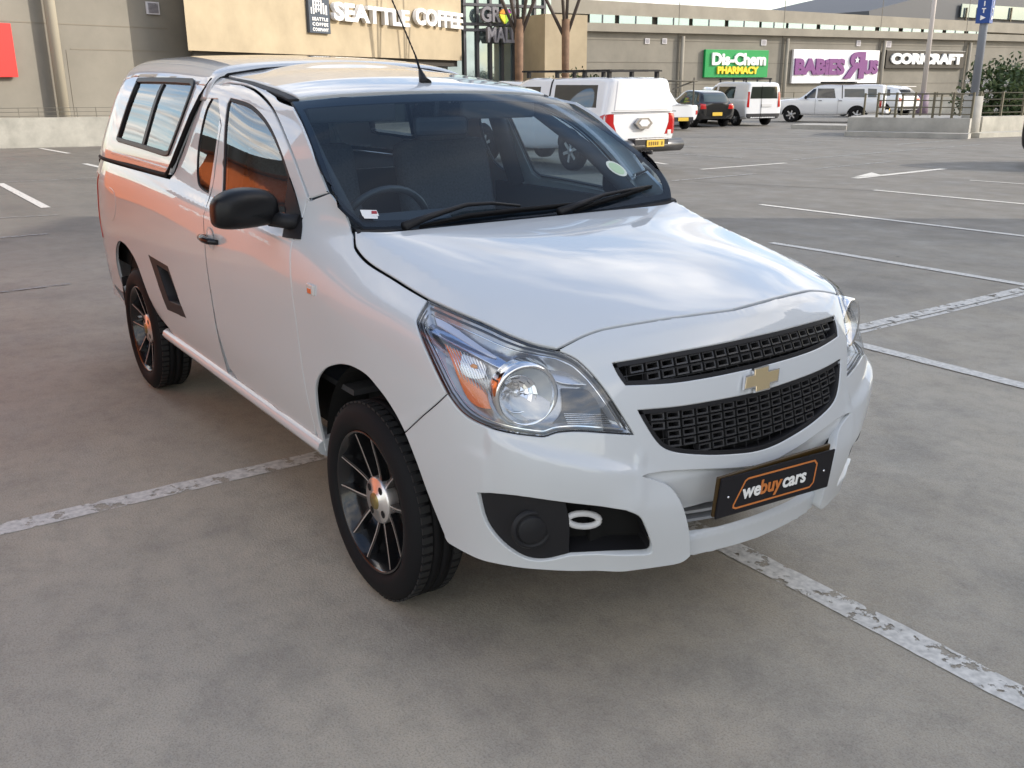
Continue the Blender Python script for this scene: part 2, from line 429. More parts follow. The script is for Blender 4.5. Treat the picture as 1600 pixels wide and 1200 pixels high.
# ------------------------------------------------------------------ base surfaces of the white pickup
def body_surface():
    # rows bottom -> top, columns from the middle of the nose round the right-hand corner to the tail (y is mirrored)
    Z = [.335, .45, .56, .66, .76, .85, .91]
    fr_ = [  # columns 0..4 : (x, y) for each row
        [(.878, 0), (.885, 0), (.872, 0), (.852, 0), (.832, 0), (.803, 0), (.772, 0)],
        [(.862, .22), (.872, .22), (.866, .22), (.845, .22), (.82, .22), (.79, .22), (.758, .22)],
        [(.795, .42), (.82, .425), (.825, .43), (.81, .43), (.785, .43), (.748, .43), (.712, .43)],
        [(.725, .575), (.75, .58), (.757, .585), (.75, .585), (.728, .58), (.69, .57), (.652, .56)],
        [(.60, .69), (.63, .70), (.645, .71), (.645, .71), (.628, .705), (.60, .69), (.572, .665)]]
    sidey = [.745, .765, .782, .79, .795, .80, .797]
    xs = [.44, .20, -.02, -.25, -.55, -1.0, -1.4, -1.95, -2.67, -3.1]      # columns 5..14
    V = []; I = {}
    def add(c, r, p): I[(c, r)] = len(V); V.append(p)
    for r in range(7):
        for c in range(5):
            x, y = fr_[c][r]; add(c, r, (x, y, Z[r]))
        for k, x in enumerate(xs):
            y = sidey[r]
            if k == 0: y = [.735, .752, .765, .77, .772, .767, .752][r]
            if k == 1: y = [.745, .765, .782, .787, .79, .788, .775][r]
            if k == 2 and r == 6: y = .788
            if x < -3: y -= .004
            z = Z[r]
            if k >= 1: z = [.335, .45, .56, .66, .76, .86, .945][r]
            if k == 2: z = [.335, .45, .56, .66, .76, .86, .96][r]
            if k >= 3: z = [.335, .45, .56, .66, .76, .87, .98][r]
            add(5+k, r, (x, y, z))
        add(15, r, (-3.40, [.73, .745, .755, .762, .766, .766, .76][r], [.335, .45, .56, .66, .76, .87, .98][r]))
        add(16, r, (-3.55, .68, [.335, .45, .56, .66, .76, .87, .98][r]))
        add(17, r, (-3.60, .40, [.335, .45, .56, .66, .76, .87, .98][r]))
        add(18, r, (-3.61, 0, [.335, .45, .56, .66, .76, .87, .98][r]))
    # row 7 (just under the bonnet shut line / shoulder) and row 8 (bonnet crease / belt line)
    r7 = [(.742, 0, .945), (.728, .22, .94), (.683, .43, .934), (.628, .545, .938), (.55, .64, .942), (.42, .705, .958), (.20, .727, .988), (-.02, .738, 1.018),
          (-.25, .752, 1.065), (-.55, .785, 1.065), (-1.0, .79, 1.07), (-1.4, .79, 1.07), (-1.95, .792, 1.085), (-2.67, .792, 1.09), (-3.1, .785, 1.085),
          (-3.38, .752, 1.08), (-3.53, .67, 1.08), (-3.58, .4, 1.08), (-3.59, 0, 1.08)]
    r8 = [(.70, 0, .971), (.688, .22, .967), (.645, .41, .956), (.575, .52, .962), (.49, .585, .974), (.38, .615, 1.0), (.20, .632, 1.036), (-.02, .647, 1.078),
          (-.235, .676, 1.13), (-.55, .742, 1.13), (-1.0, .757, 1.135), (-1.4, .757, 1.135), (-1.95, .757, 1.165), (-2.67, .755, 1.19), (-3.1, .748, 1.19),
          (-3.36, .715, 1.18), (-3.50, .63, 1.165), (-3.53, .4, 1.165), (-3.53, 0, 1.165)]
    for c in range(19): add(c, 7, r7[c]); add(c, 8, r8[c])
    for c in range(19): p = V[I[c, 0]]; add(c, -1, (p[0], p[1], .26))
    F_ = []
    for r in range(-1, 8):
        for c in range(18): F_.append((I[c, r], I[c, r+1], I[c+1, r+1], I[c+1, r]))
    # bonnet: i across (0 middle .. 4 crease), j back along columns 4..8
    H = {}
    for i in range(5): H[i, 4] = I[i, 8]
    for j in range(4, 9): H[4, j] = I[j, 8]
    yi = [0, .22, .42, .55]
    for j in range(5, 9):
        e = Vector(r8[j]); x = e.x; ye = e.y
        xc = {5: .52, 6: .29, 7: .04, 8: -.205}[j]; zc = {5: 1.012, 6: 1.058, 7: 1.093, 8: 1.118}[j]
        for i in range(4):
            q = [0, .36, .68, .9][i]; y = q*ye
            H[i, j] = len(V); V.append((xc+(x-xc)*q**3, y, zc+(e.z-zc)*q**2+.006*(1-q)*q))
    for j in range(4, 8):
        for i in range(4): F_.append((H[i, j], H[i, j+1], H[i+1, j+1], H[i+1, j]))
    # upper side sheet (door frame, pillars, cant rail) : columns 8..12
    S = {}
    for c in range(8, 13): S[c, 0] = I[c, 8]
    tab = {8: [(-.33, .668, 1.23), (-.40, .648, 1.36), (-.46, .61, 1.47), (-.5, .565, 1.53), (-.52, .48, 1.56)],
           9: [(-.60, .708, 1.245), (-.64, .672, 1.37), (-.68, .63, 1.47), (-.7, .578, 1.53), (-.72, .48, 1.565)],
           10: [(-1.0, .722, 1.25), (-1.02, .682, 1.38), (-1.05, .632, 1.485), (-1.06, .58, 1.535), (-1.06, .48, 1.565)],
           11: [(-1.4, .724, 1.25), (-1.4, .686, 1.39), (-1.4, .642, 1.505), (-1.4, .588, 1.568), (-1.4, .48, 1.602)],
           12: [(-1.95, .726, 1.25), (-1.95, .69, 1.39), (-1.95, .648, 1.515), (-1.95, .59, 1.588), (-1.95, .48, 1.628)]}
    for c, l in tab.items():
        for k, p in enumerate(l): S[c, k+1] = len(V); V.append(p)
    for c in range(8, 12):
        for k in range(5): F_.append((S[c, k], S[c, k+1], S[c+1, k+1], S[c+1, k]))
    CR = [(I[c, 8], I[c+1, 8]) for c in range(4, 8)]
    V, F_ = mirror_cage(V, F_)
    m_ = {}
    for i, v in enumerate(V): m_.setdefault((round(v[0], 5), round(-v[1], 5), round(v[2], 5)), i)
    CR += [tuple(m_[tuple(round(k, 5) for k in V[q])] for q in e) for e in CR]
    return Surf(*subsurf(V, F_, 3, fit=3, crease=CR))
BODY = body_surface()
def grid_surface(P, nu, nv):
    V = []; F_ = []
    for i in range(nu+1):
        for j in range(nv+1): V.append(P(i/nu, j/nv))
    for i in range(nu):
        for j in range(nv):
            a = i*(nv+1)+j; F_.append((a, a+1, a+nv+2, a+nv+1))
    return Surf(V, F_)
def wsP(u, v):                                    # windscreen: u across -1..1, v up
    u = u*2-1; y0 = .70*u; y1 = .60*u
    b = Vector((-.235+.02*u*u, y0, 1.105+.035*u*u)); t = Vector((-.855-.035*u*u, y1, 1.527-.026*u*u))
    p = b.lerp(t, v*1.06-.03); k = 4*v*(1-v)
    return p+Vector((.018, 0, .03))*k+Vector((0, .022*u*k, 0))
WS = grid_surface(wsP, 24, 24)
def lerp1(tb, x):
    for (a, b), (c, d) in zip(tb, tb[1:]):
        if x >= c: return b+(d-b)*(x-a)/(c-a)
    return tb[-1][1]
def cr1(tb, x):                                   # smooth interpolation, tb sorted by falling x
    xs_ = [a for a, _ in tb]
    if x >= xs_[0]: return tb[0][1]
    for i in range(len(tb)-1):
        if x >= xs_[i+1]:
            t = (x-xs_[i])/(xs_[i+1]-xs_[i]); p = [tb[max(0, i-1)][1], tb[i][1], tb[i+1][1], tb[min(len(tb)-1, i+2)][1]]
            return .5*((2*p[1])+(-p[0]+p[2])*t+(2*p[0]-5*p[1]+4*p[2]-p[3])*t*t+(-p[0]+3*p[1]-3*p[2]+p[3])*t**3)
    return tb[-1][1]
RZC = [(-.8, 1.50), (-.855, 1.527), (-.95, 1.553), (-1.1, 1.58), (-1.35, 1.608), (-1.65, 1.63), (-2.0, 1.645)]
RZE = [(-.8, 1.475), (-.89, 1.505), (-.98, 1.525), (-1.1, 1.543), (-1.35, 1.57), (-1.65, 1.588), (-2.0, 1.60)]
def roofP(u, v):
    y = (u*2-1)*.60; x = -.82-1.1*v; q = abs(y)/.56
    bump = .018*max(0, 1-((x+1.75)/.28)**2)*max(0, 1-(y/.42)**2)
    return Vector((x, y, cr1(RZC, x)+(cr1(RZE, x)-cr1(RZC, x))*q**2.4+bump))
ROOF = grid_surface(roofP, 40, 50)
def canopy_surface():
    # hoops from the front (i=0) to the rear, each from the bottom edge up and over
    def hoop(x, w, z0, zt, lean=0): return [(x, .757*w, z0), (x+.0+lean*.1, .752*w, z0+.06), (x+lean*.35, .712*w, z0+.19), (x+lean*.7, .664*w, z0+.33), (x+lean*.9, .615*w, z0+.415), (x+lean, .52*w, zt-.028), (x+lean*1.0, .26*w, zt-.006), (x+lean*1.0, 0, zt)]
    H = [hoop(-1.625, .97, 1.165, 1.620), hoop(-1.66, .995, 1.165, 1.652), hoop(-1.9, 1.0, 1.165, 1.675), hoop(-2.3, 1, 1.165, 1.692), hoop(-2.75, 1, 1.165, 1.70), hoop(-3.12, 1, 1.165, 1.695, .06),
         hoop(-3.34, .965, 1.165, 1.68, .26), hoop(-3.46, .86, 1.165, 1.655, .36), hoop(-3.49, .5, 1.165, 1.64, .38), hoop(-3.50, 0, 1.165, 1.635, .385)]
    V = [p for h in H for p in h]; n = 8; F_ = []
    for i in range(len(H)-2):
        for k in range(n-1): F_.append((i*n+k, i*n+k+1, (i+1)*n+k+1, (i+1)*n+k))
    # tail: last hoop collapses on the middle; use a flat centre strip instead
    V = V[:n*(len(H)-1)]; b = n*(len(H)-2); mid = []
    for k in range(n):
        x, y, z = V[b+k]; mid.append(len(V)); V.append((x-.01, 0, z))
    for k in range(n-2): F_.append((b+k, b+k+1, mid[k+1], mid[k]))
    V, F_ = mirror_cage(V, F_)
    return Surf(*subsurf(V, F_, 3, fit=2))
# ------------------------------------------------------------------ the white pickup
CANOPY = canopy_surface()
T = thing('pickup_truck', 'white pickup truck with black alloy wheels and white canopy, parked closest to the camera', 'pickup truck')
def C2(pts, n=5, closed=True): return spline(pts, closed, n)
def half_to_full(R):                               # right-hand half outline (starts and ends on the centre line) -> whole
    R = [(0. if i in (0, len(R)-1) else p[0], p[1]) for i, p in enumerate(R)]
    return R+[(-a, b) for a, b in R[-2:0:-1]]
def px_curve(pts, surf, space, closed=True, n=5): return px2(surf, spline(pts, closed, n), space)

# outlines traced on the photograph (pixels of the 1600x1200 picture), laid on the base surfaces
HL_TOP = [(669, 467.5), (704, 483), (758, 505), (792, 521), (833, 537), (871, 547)]
HL_IN = [(871, 547), (892, 556), (908, 567), (933, 593), (960, 630), (991, 679.5)]
HL_BOT = [(991, 679.5), (950, 677), (905, 674), (872, 676), (853, 682), (838, 682), (800, 677), (764, 668), (736, 656), (716, 640), (698, 616)]
HL_OUT = [(698, 616), (680, 580), (660, 534), (652, 506), (653, 495), (669, 467.5)]
def seg(l): return spline(l, False, 4)
hl_px = seg(HL_TOP)[:-1]+seg(HL_IN)[:-1]+seg(HL_BOT)[:-1]+seg(HL_OUT)[:-1]
HLC = px2(BODY, hl_px, 'cyl')
def grow(poly, d):                                 # offset a closed outline outwards by d
    n = len(poly); area = sum(poly[i-1][0]*poly[i][1]-poly[i][0]*poly[i-1][1] for i in range(n)); s = 1 if area > 0 else -1
    out = []
    for i in range(n):
        a, b, c = Vector(poly[i-1][:2]), Vector(poly[i][:2]), Vector(poly[(i+1) % n][:2])
        t1 = (b-a).normalized() if (b-a).length > 1e-9 else Vector((0, 0)); t2 = (c-b).normalized() if (c-b).length > 1e-9 else t1
        t = (t1+t2); t = t.normalized() if t.length > .2 else t1
        out.append((b.x+t.y*d*s, b.y-t.x*d*s))
    return out

# bumper with both grille surrounds
seamR = px2(BODY, seg([(1145, 484), (1040, 498), (960, 511), (933, 517), (905, 528), (871, 547)]), 'cyl')
fendR = px2(BODY, seg([(698, 616), (680, 633), (660, 650), (645, 664), (632, 676)]), 'cyl')
def arch_pts(cx, cz, rx, rz, a0, a1, n=14): return [(cx+rx*math.cos(math.radians(a0+(a1-a0)*k/n)), cz+rz*math.sin(math.radians(a0+(a1-a0)*k/n))) for k in range(n+1)]
def s2c(p, space='cyl'):                           # side-view point -> cylindrical coordinates
    h = BODY.cast(*ray_of('side', *p)); return to2('cyl', h[0])
ARC_F = px2(BODY, seg([(632, 676), (650, 722), (668, 772), (688, 822), (706, 866)]), 'cyl')
botR = px2(BODY, seg([(706, 866), (760, 879), (808, 888), (850, 892), (900, 894), (960, 892), (1017, 886), (1060, 878), (1077, 866)]), 'cyl')
wingR = px2(BODY, seg([(1077, 866), (1076, 835), (1070, 805), (1060, 778), (1045, 758), (1020, 748), (1003, 743)]), 'cyl')
ledge = px2(BODY, seg([(1003, 743), (1040, 738), (1090, 735), (1140, 733), (1195, 727)]), 'cyl')
c0 = lambda l: (0., l[1])
outl = [(0., seamR[0][1])]+seamR[1:-1]
hin = px2(BODY, seg(HL_IN), 'cyl')+px2(BODY, seg(HL_BOT), 'cyl')[1:]
_z = lambda l: [(a, max(b, .340)) for a, b, *c in l]
botR = _z(botR); ARC_F = _z(ARC_F); wingR = _z(wingR)
outl += hin[:-1]+fendR[:-1]+ARC_F[:-1]+botR[:-1]+wingR[:-1]+ledge[:-1]+[(0., ledge[-1][1])]
BUMP = half_to_full(outl)
ugr = px2(BODY, seg([(1177, 526), (1120, 538), (1060, 549), (1000, 560), (957, 567)])+seg([(957, 567), (966, 585), (978, 602)])+seg([(978, 602), (1046, 599), (1108, 590), (1180, 575)]), 'cyl')
lgr = px2(BODY, seg([(1190, 611), (1150, 620), (1067, 634.5), (997, 641)])+seg([(997, 641), (1010, 664), (1024, 686), (1038, 700), (1058, 707), (1085, 710)])+seg([(1085, 710), (1120, 711), (1167, 708), (1193, 703)]), 'cyl')
UG = half_to_full(ugr); LG = half_to_full(lgr)
fogR = px2(BODY, seg([(746, 770), (808, 774), (887, 784), (933, 789), (975, 794)])[:-1]+seg([(975, 794), (996, 804), (1007, 822), (1017, 849)])[:-1]+seg([(1017, 849), (1016, 860), (1005, 863)])[:-1]+seg([(1005, 863), (975, 864), (892, 868)])[:-1]+seg([(892, 868), (850, 877), (817, 872), (783, 849), (758, 816), (746, 770)])[:-1], 'cyl')
fogL = [(-a, b) for a, b in fogR][::-1]
RID = sorted([(abs(p[0]), p[1]) for p in px2(BODY, seg([(760, 717), (820, 722), (892, 729), (950, 735), (1005, 742)]), 'cyl')])
def crease(p):                                     # character line pressed into the bumper below the lamps
    a, z = to2('cyl', p); a = abs(a)
    zc = lerp1(RID, a) if a > RID[0][0] else RID[0][1]
    if a > RID[-1][0]: zc = RID[-1][1]
    k = max(0, min(1, (a-RID[0][0]+.07)/.19))*max(0, min(1, (RID[-1][0]+.12-a)/.30)); k = k*k*(3-2*k)
    d = z-zc
    o = .021*k*(math.exp(-(d/.015)**2) if d > 0 else math.exp(-(d/.12)**2))
    aw = RID[0][0]; w = max(0, min(1, (aw+.12-a)/.09))*max(0, min(1, (zc-.01-z)/.09))   # the fin beside the plate stands out
    return o+.011*w*w*(3-2*w)
bump = panel('front_bumper', grow(BUMP, -.001), 'cyl', BODY, WHITE, T, off=crease, step=.0115, bev=.0035, depth=.03, holes=[UG, LG, fogR, fogL])
# sunk centre of the bumper behind the plate, with the intake and lower lip
cen = [(0., ledge[-1][1]+.02)]+[(a*.97, b+.012) for a, b in ledge[::-1][1:-1]]+[(a*1.06, b) for a, b in wingR[::-1][1:-1]]
lipz = px2(BODY, [(1077, 862), (1192, 838)], 'cyl')
cen += [(wingR[0][0]*1.06, .345), (wingR[0][0]*.55, .34), (0., .335)]
CEN = half_to_full(cen)
def sink(p):
    a = abs(math.atan2(p.y, p.x-CXC)); z = p.z
    s = -.012-.05*max(0, min(1, (.585-z)/.11))
    if z < .43: s += .045*min(1, (.43-z)/.03)
    return s
intake = half_to_full([(0., .475), (-.15, .474), (-.245, .468), (-.262, .455), (-.262, .425), (-.245, .412), (-.15, .408), (0., .407)])
mid = panel('centre_panel', CEN, 'cyl', BODY, WHITE, bump, off=sink, step=.012, bev=.002, depth=.03, holes=[intake])
bm = bmesh.new()
for zz in (.462, .436, .411):
    for s in range(-12, 12):
        a0, a1 = s*.0235, (s+1)*.0235
        q = []
        for a in (a0, a1):
            for dx, dz in ((.0, 0), (.0, .008), (-.05, .010), (-.05, -.002)):
                R = .945-abs(a)*.09
                q.append((CXC+(R+.03+dx)*math.cos(a), (R+.03+dx)*math.sin(a), zz+dz))
        vs_ = [bm.verts.new(p) for p in q]
        for i in range(4): bm.faces.new((vs_[i], vs_[(i+1) % 4], vs_[4+(i+1) % 4], vs_[4+i]))
fin('intake_slats', bm, mat('grey_paint', (.42, .43, .45), .35, coat=.5), bump)
bm = bmesh.new(); box(bm, (.72, 0, .50), (.01, 1.0, .26)); fin('intake_backing', bm, DARK, bump)

# grilles : backing, rim and stepped rectangular cells
def grille(name, poly, rows, pitch, depthw):
    g = panel(name, grow(poly, .003), 'cyl', BODY, BLACK, T, off=-.004, step=.012, bev=.001, depth=.05, holes=[grow(poly, -.011)])
    panel('backing', grow(poly, .001), 'cyl', BODY, DARK, g, off=-.055, step=.04, sheet=True)
    # cells: little frames following the surface
    bm = bmesh.new(); P2 = [Vector(p) for p in grow(poly, -.006)]
    cw, chh = pitch
    amax = max(p.x for p in P2); n = int(amax/cw)+2
    def zbounds(a):
        zs = []
        for i in range(len(P2)):
            p, q = P2[i-1], P2[i]
            if (p.x > a) != (q.x > a): zs.append(p.y+(q.y-p.y)*(a-p.x)/(q.x-p.x))
        return (min(zs), max(zs)) if len(zs) >= 2 else None
    def sp(a, z, d):
        h = BODY.cast(*ray_of('cyl', a, z))
        return h[0]+h[1]*d
    def top(a):
        a = abs(a); zb = zbounds(a); return zb[1] if zb else None
    for ci in range(-n, n+1):
        ac = (ci+.5)*cw
        a0, a1 = ac-cw*.42, ac+cw*.42
        tt = [top(a0), top(a1)]
        if None in tt: continue
        for r_ in range(rows):
            zt0 = tt[0]-.004-r_*chh; zt1 = tt[1]-.004-r_*chh; off_ = 0
            zb0, zb1 = zt0-chh*.80, zt1-chh*.80
            c = Vector((ac, (zt0+zb1)/2))
            bb0, bb1 = zbounds(a0), zbounds(a1)
            if bb0 is None or bb1 is None: continue
            if zb0 < bb0[0]-.003 or zb1 < bb1[0]-.003: continue
            w = .0042
            O = [(a0, zb0), (a1, zb1), (a1, zt1), (a0, zt0)]; I_ = [(a0+w, zb0+w), (a1-w, zb1+w), (a1-w, zt1-w), (a0+w, zt0-w)]
            vo = [bm.verts.new(sp(*p, -.008)) for p in O]; vi = [bm.verts.new(sp(*p, -.009)) for p in I_]; vb = [bm.verts.new(sp(p[0]*.2+ac*.8*0+p[0]*.8, p[1], -.034)) for p in I_]
            vo2 = [bm.verts.new(sp(*p, -.026)) for p in O]
            for k in range(4):
                j = (k+1) % 4
                bm.faces.new((vo[k], vo[j], vi[j], vi[k])); bm.faces.new((vi[k], vi[j], vb[j], vb[k])); bm.faces.new((vo2[k], vo2[j], vo[j], vo[k]))
        # web between the cells
        zb = zbounds(a1+cw*.08)
        if zb:
            am = a1+cw*.08; q = [sp(am-.0012, zb[0], -.024), sp(am+.0012, zb[0], -.024), sp(am+.0012, zb[1], -.024), sp(am-.0012, zb[1], -.024)]
            bm.faces.new([bm.verts.new(p) for p in q])
    for r_ in range(rows+1):
        prev = None
        for k in range(-24, 25):
            a = k/24*(amax-.004); t_ = top(a); zb = zbounds(abs(a))
            if t_ is None: prev = None; continue
            z = t_-.002-r_*chh
            if z < zb[0]: prev = None; continue
            cur = (bm.verts.new(sp(a, z-.0012, -.022)), bm.verts.new(sp(a, z+.0012, -.022)))
            if prev: bm.faces.new((prev[0], cur[0], cur[1], prev[1]))
            prev = cur
    fin('mesh_cells', bm, mat('grille_black', (.03, .03, .032), .38), g)
    return g
grille('upper_grille', UG, 2, (.0465, .0245), .05)
grille('lower_grille', LG, 5, (.0465, .0235), .05)

# badge: a gold cross of two offset bars in a chrome rim
def badge(parent):
    a0 = 0; h = BODY.cast(*ray_of('cyl', 0, .797)); o = h[0]+Vector((.004, 0, 0)); mw = frame(o, (0, 1, 0), (-.32, 0, 1))
    W, Hh, w1, h1, sl_ = .072, .0155, .026, .030, .014
    def pl(k):
        w, hh, ww, hv, s = W*1, Hh, w1, h1, sl_
        P = [(-w, -hh), (-ww-.002, -hh), (-ww-.006, -hv), (ww-.004, -hv), (ww, -hh), (w-s, -hh), (w, hh), (ww+.002, hh), (ww+.006, hv), (-ww+.004, hv), (-ww, hh), (-w+s, hh)]
        return [(x, y) for x, y in P]
    b = bmesh.new(); P = grow(pl(0), .0035)
    prism(b, P, 2, 0, .008); g = fin('badge', b, CHROME, parent); g.matrix_world = mw
    b = bmesh.new(); prism(b, grow(pl(0), -.002), 2, .002, .0095); q = fin('gold_face', b, GOLD, g); q.matrix_parent_inverse = Matrix()
badge(T)

# number plate pair
def plate(parent):
    mw = frame((.92, -.010, .528), (.038, 1, -.026), (.096, .02, 1))
    b = bmesh.new(); box(b, (0, 0, 0), (.44, .12, .006), bev=.004); p = fin('number_plate', b, mat('plate_black', (.012, .011, .014), .45, spec=.3), parent); p.matrix_world = mw
    b = bmesh.new(); box(b, (0, 0, 0), (.44, .118, .01), bev=.004); k = fin('plate_backing', b, mat('plate_amber', (.05, .028, .006), .35), p)
    k.matrix_parent_inverse = Matrix(); k.location = (-.006, .008, -.011); k.rotation_euler = (0, .02, .02)
    org = mat('plate_orange', (.62, .20, .045), .4); wt = mat('plate_white', (.92, .92, .90), .4)
    outer = [(-.150, -.044), (.138, -.044), (.152, -.030), (.152, .030), (.138, .044), (-.122, .044), (-.132, .038), (-.163, -.028), (-.162, -.038)]
    b = bmesh.new(); Vo = [b.verts.new((x, y, .0035)) for x, y in outer]; Vi = [b.verts.new((x, y, .0035)) for x, y in grow(outer, -.006)]
    n = len(outer)
    for i in range(n): b.faces.new((Vo[i], Vo[(i+1) % n], Vi[(i+1) % n], Vi[i]))
    fin('orange_outline', b, org, p)
    I4 = Matrix.Identity(4)
    for s, x, m in (('we', -.0985, wt), ('buy', -.0275, org), ('cars', .0655, wt)):
        text('lettering', s, .060, m, p, Matrix.Translation((x, .001, .0042)), .0006, .0016, xs=.95)
    b = bmesh.new()
    for sx_ in (-.185, .185): lathe(b, [(0, .006), (.003, .0055), (.0035, .003)], 10, 'Z', (sx_, 0, 0))
    fin('bolts', b, CHROME, p)
plate(T)

# bonnet
hs = px2(BODY, seg([(552.5, 362), (552.5, 375), (556, 390), (575, 411), (612.5, 434), (640, 451), (669, 467.5)])+seg(HL_TOP)[1:-1]+[(871, 547)]+seg([(871, 547), (905, 528), (933, 517)])[1:-1]+seg([(933, 517), (960, 511), (1040, 498), (1145, 484)]), 'top')
hrear = [(-.205, 0), (-.20, .2), (-.19, .42), (-.195, .58), (-.222, .655)]
hood = [(p[0], p[1]) for p in hs]
hood[-1] = (hood[-1][0], 0.)
rear = spline([(x, -y) for x, y in hrear], False, 5)
HOOD = rear[:-1]+hood                                # centre rear -> right rear -> round to the nose centre
HOODF = HOOD+[(x, -y) for x, y in HOOD[-2:0:-1]]
hood_o = panel('bonnet', grow(HOODF, -.0045), 'top', BODY, WHITE, T, off=.0005, step=.028, bev=.003, depth=.014)

# front wings
fseam = px2(BODY, seg([(698, 616), (680, 633), (660, 650), (645, 664), (632, 676)]), 'side')
AF = [p for p in arch_pts(-.015, .325, .405, .415, 0, 180, 22)]
fm = px2(BODY, seg([(632, 676)]+[(620, 652), (604, 626), (588, 605), (573, 588), (556, 577), (540, 571), (524, 571), (508, 577), (497, 590), (492.5, 606), (493, 625), (497, 655), (503, 682), (509, 705)]), 'side')
hshut = px2(BODY, seg([(669, 467.5), (640, 451), (612.5, 434), (575, 411), (556, 390), (552.5, 375), (552.5, 364)]), 'side')
hlo = px2(BODY, seg(HL_OUT[::-1]), 'side')            # down the outer lamp edge, from its top to (698,616)
sail = [(-.242, 1.128), (-.266, 1.152)]+[p[:2] for p in px2(BODY, seg([(537, 328), (526, 315), (515, 301)]), 'side')]
psm = [sail[-1], (-.505, 1.192)]
dfr = [(-.505, 1.192), (-.50, 1.12), (-.475, 1.0), (-.458, .85), (-.452, .7), (-.447, .55), (-.44, .36)]
FEND = [p[:2] for p in hshut]+sail+psm[1:]+spline(dfr, False, 4)[1:]+[(-.40, .345)]+[p[:2] for p in fm[::-1]]+[p[:2] for p in fseam[::-1]][1:]+[p[:2] for p in hlo[::-1]][1:-1]
fend = panel('front_wing', grow(FEND, -.002), 'side', BODY, WHITE, T, step=.02, bev=.003, depth=.012, mirror=True)
# doors
dtop = px2(BODY, seg([(485, 320), (475, 292.5), (455, 239), (435, 191), (420, 163.5), (400, 143), (380, 133), (355, 129.5)]), 'side')
DREAR = -1.36
dsh = [p[:2] for p in dtop]
xr, zr = dsh[-1]
door = dsh+[(xr-.06, zr-.01), (DREAR-.02, 1.40), (DREAR, 1.2), (DREAR, .9), (DREAR+.01, .6), (DREAR+.05, .43), (DREAR+.12, .40)]+[(-.9, .395), (-.5, .395), (-.455, .40)]
door += spline(dfr, False, 4)[::-1][2:]
wg = px2(BODY, seg([(360, 153), (385, 160), (400, 170), (415, 187), (427.5, 209), (440, 240), (450, 270), (462, 305), (471, 345), (470, 375)]), 'side')
wgl = [p[:2] for p in wg]
wx, wz = wgl[0]
WIN = wgl+[(wgl[-1][0]-.06, 1.115), (-1.0, 1.135), (-1.20, 1.14), (-1.24, 1.16), (wx-.012, wz-.02)]
DR = grow(door, -.002)
doors = panel('door', DR, 'side', BODY, WHITE, T, step=.024, bev=.003, depth=.02, mirror=True, holes=[WIN])
for k, dobj in enumerate(doors):
    pass
fr2 = panel('window_seal', grow(WIN, .004), 'side', BODY, BLACK, doors, off=-.002, step=.02, depth=.012, mirror=True, holes=[grow(WIN, -.013)])
wgo = panel('window', grow(WIN, -.010), 'side', BODY, glass_mat('side_glass', (.74, .82, .85), 0, .13), doors, off=-.006, step=.03, sheet=True, mirror=True)
# black triangle the mirror stands on
tri = [p[:2] for p in px2(BODY, [(452, 277), (462, 305), (472, 347), (470, 374), (443, 370), (447, 320)], 'side')]
panel('mirror_base', tri, 'side', BODY, BLACK, doors, off=.004, step=.02, depth=.01, mirror=True)
# rear quarter panel behind the door with its small window, reaching up into the cant rail
gap = px2(BODY, seg([(280, 262), (293, 228), (307, 185), (325, 140), (342, 119)]), 'side')
cant_r = [(-1.86, 1.165), (-1.80, 1.28), (-1.73, 1.40), (-1.68, 1.49), (-1.66, 1.56)]
DTOP = dsh+[(xr-.06, zr-.01), (DREAR-.02, 1.40), (DREAR, 1.2), (DREAR, .9), (DREAR+.01, .6), (DREAR+.05, .43)]
# roof side rail (A pillar + cant rail), cut in the side view above the door
pill = [p[:2] for p in px2(BODY, seg([(512, 301), (504, 281), (493, 253), (480, 219), (469, 191), (460, 172)]), 'side')]
pilo = [(-.41, 1.222), (-.47, 1.262), (-.56, 1.315), (-.66, 1.372), (-.76, 1.43), (-.84, 1.473), (-.90, 1.499), (-1.0, 1.518), (-1.15, 1.54), (-1.35, 1.563), (-1.66, 1.586)]
RAIL = pill+spline([(pill[-1][0]-.03, pill[-1][1]+.012), (-.93, 1.503), (-1.0, 1.52), (-1.15, 1.543), (-1.35, 1.566), (-1.66, 1.588)], False, 3)+[(-1.66, 1.50)]+[(-1.50, 1.50), (DREAR-.02, 1.45)]+[(xr-.06, zr-.006)]+[(a, b+.004) for a, b in dsh[::-1]][:-1]+[(-.507, 1.200)]
rails = panel('roof_rail', grow(RAIL, -.001), 'side', BODY, WHITE, T, step=.018, bev=.005, depth=.014, mirror=True)
QW = [p[:2] for p in px2(BODY, seg([(334, 147), (349, 147), (343, 190), (336, 240), (326, 304)])[:-1]+seg([(326, 304), (316, 298), (309, 288), (307, 262), (310, 222), (321, 172), (334, 147)])[:-1], 'side')]
VENT = [p[:2] for p in px2(BODY, [(232, 398), (262, 416), (291, 497), (262, 484)], 'side')]
ARR = [p[:2] for p in px2(BODY, seg([(264, 512), (248, 492), (235, 468), (226, 445), (218, 422), (211, 405), (203, 391), (195, 381), (186, 376), (181.5, 386), (181, 400), (183, 416), (188, 436), (197, 458)]), 'side')]
QP = [(DREAR-.003, .40), (DREAR-.003, 1.2), (DREAR-.023, 1.40), (xr-.063, zr-.012), (-1.50, 1.50), (-1.665, 1.50)]+[(-1.70, 1.44), (-1.78, 1.31), (-1.855, 1.19), (-1.90, 1.156), (-2.3, 1.157), (-3.0, 1.158), (-3.34, 1.155)]
QP += [(-3.40, 1.05), (-3.40, .60), (-3.34, .45)]+[(ARR[-1][0]-.14, .44)]+ARR[::-1]+[(ARR[0][0]+.06, .40)]
quart = panel('side_panel', grow(QP, -.002), 'side', BODY, WHITE, T, step=.028, bev=.003, depth=.014, mirror=True, holes=[QW, VENT])
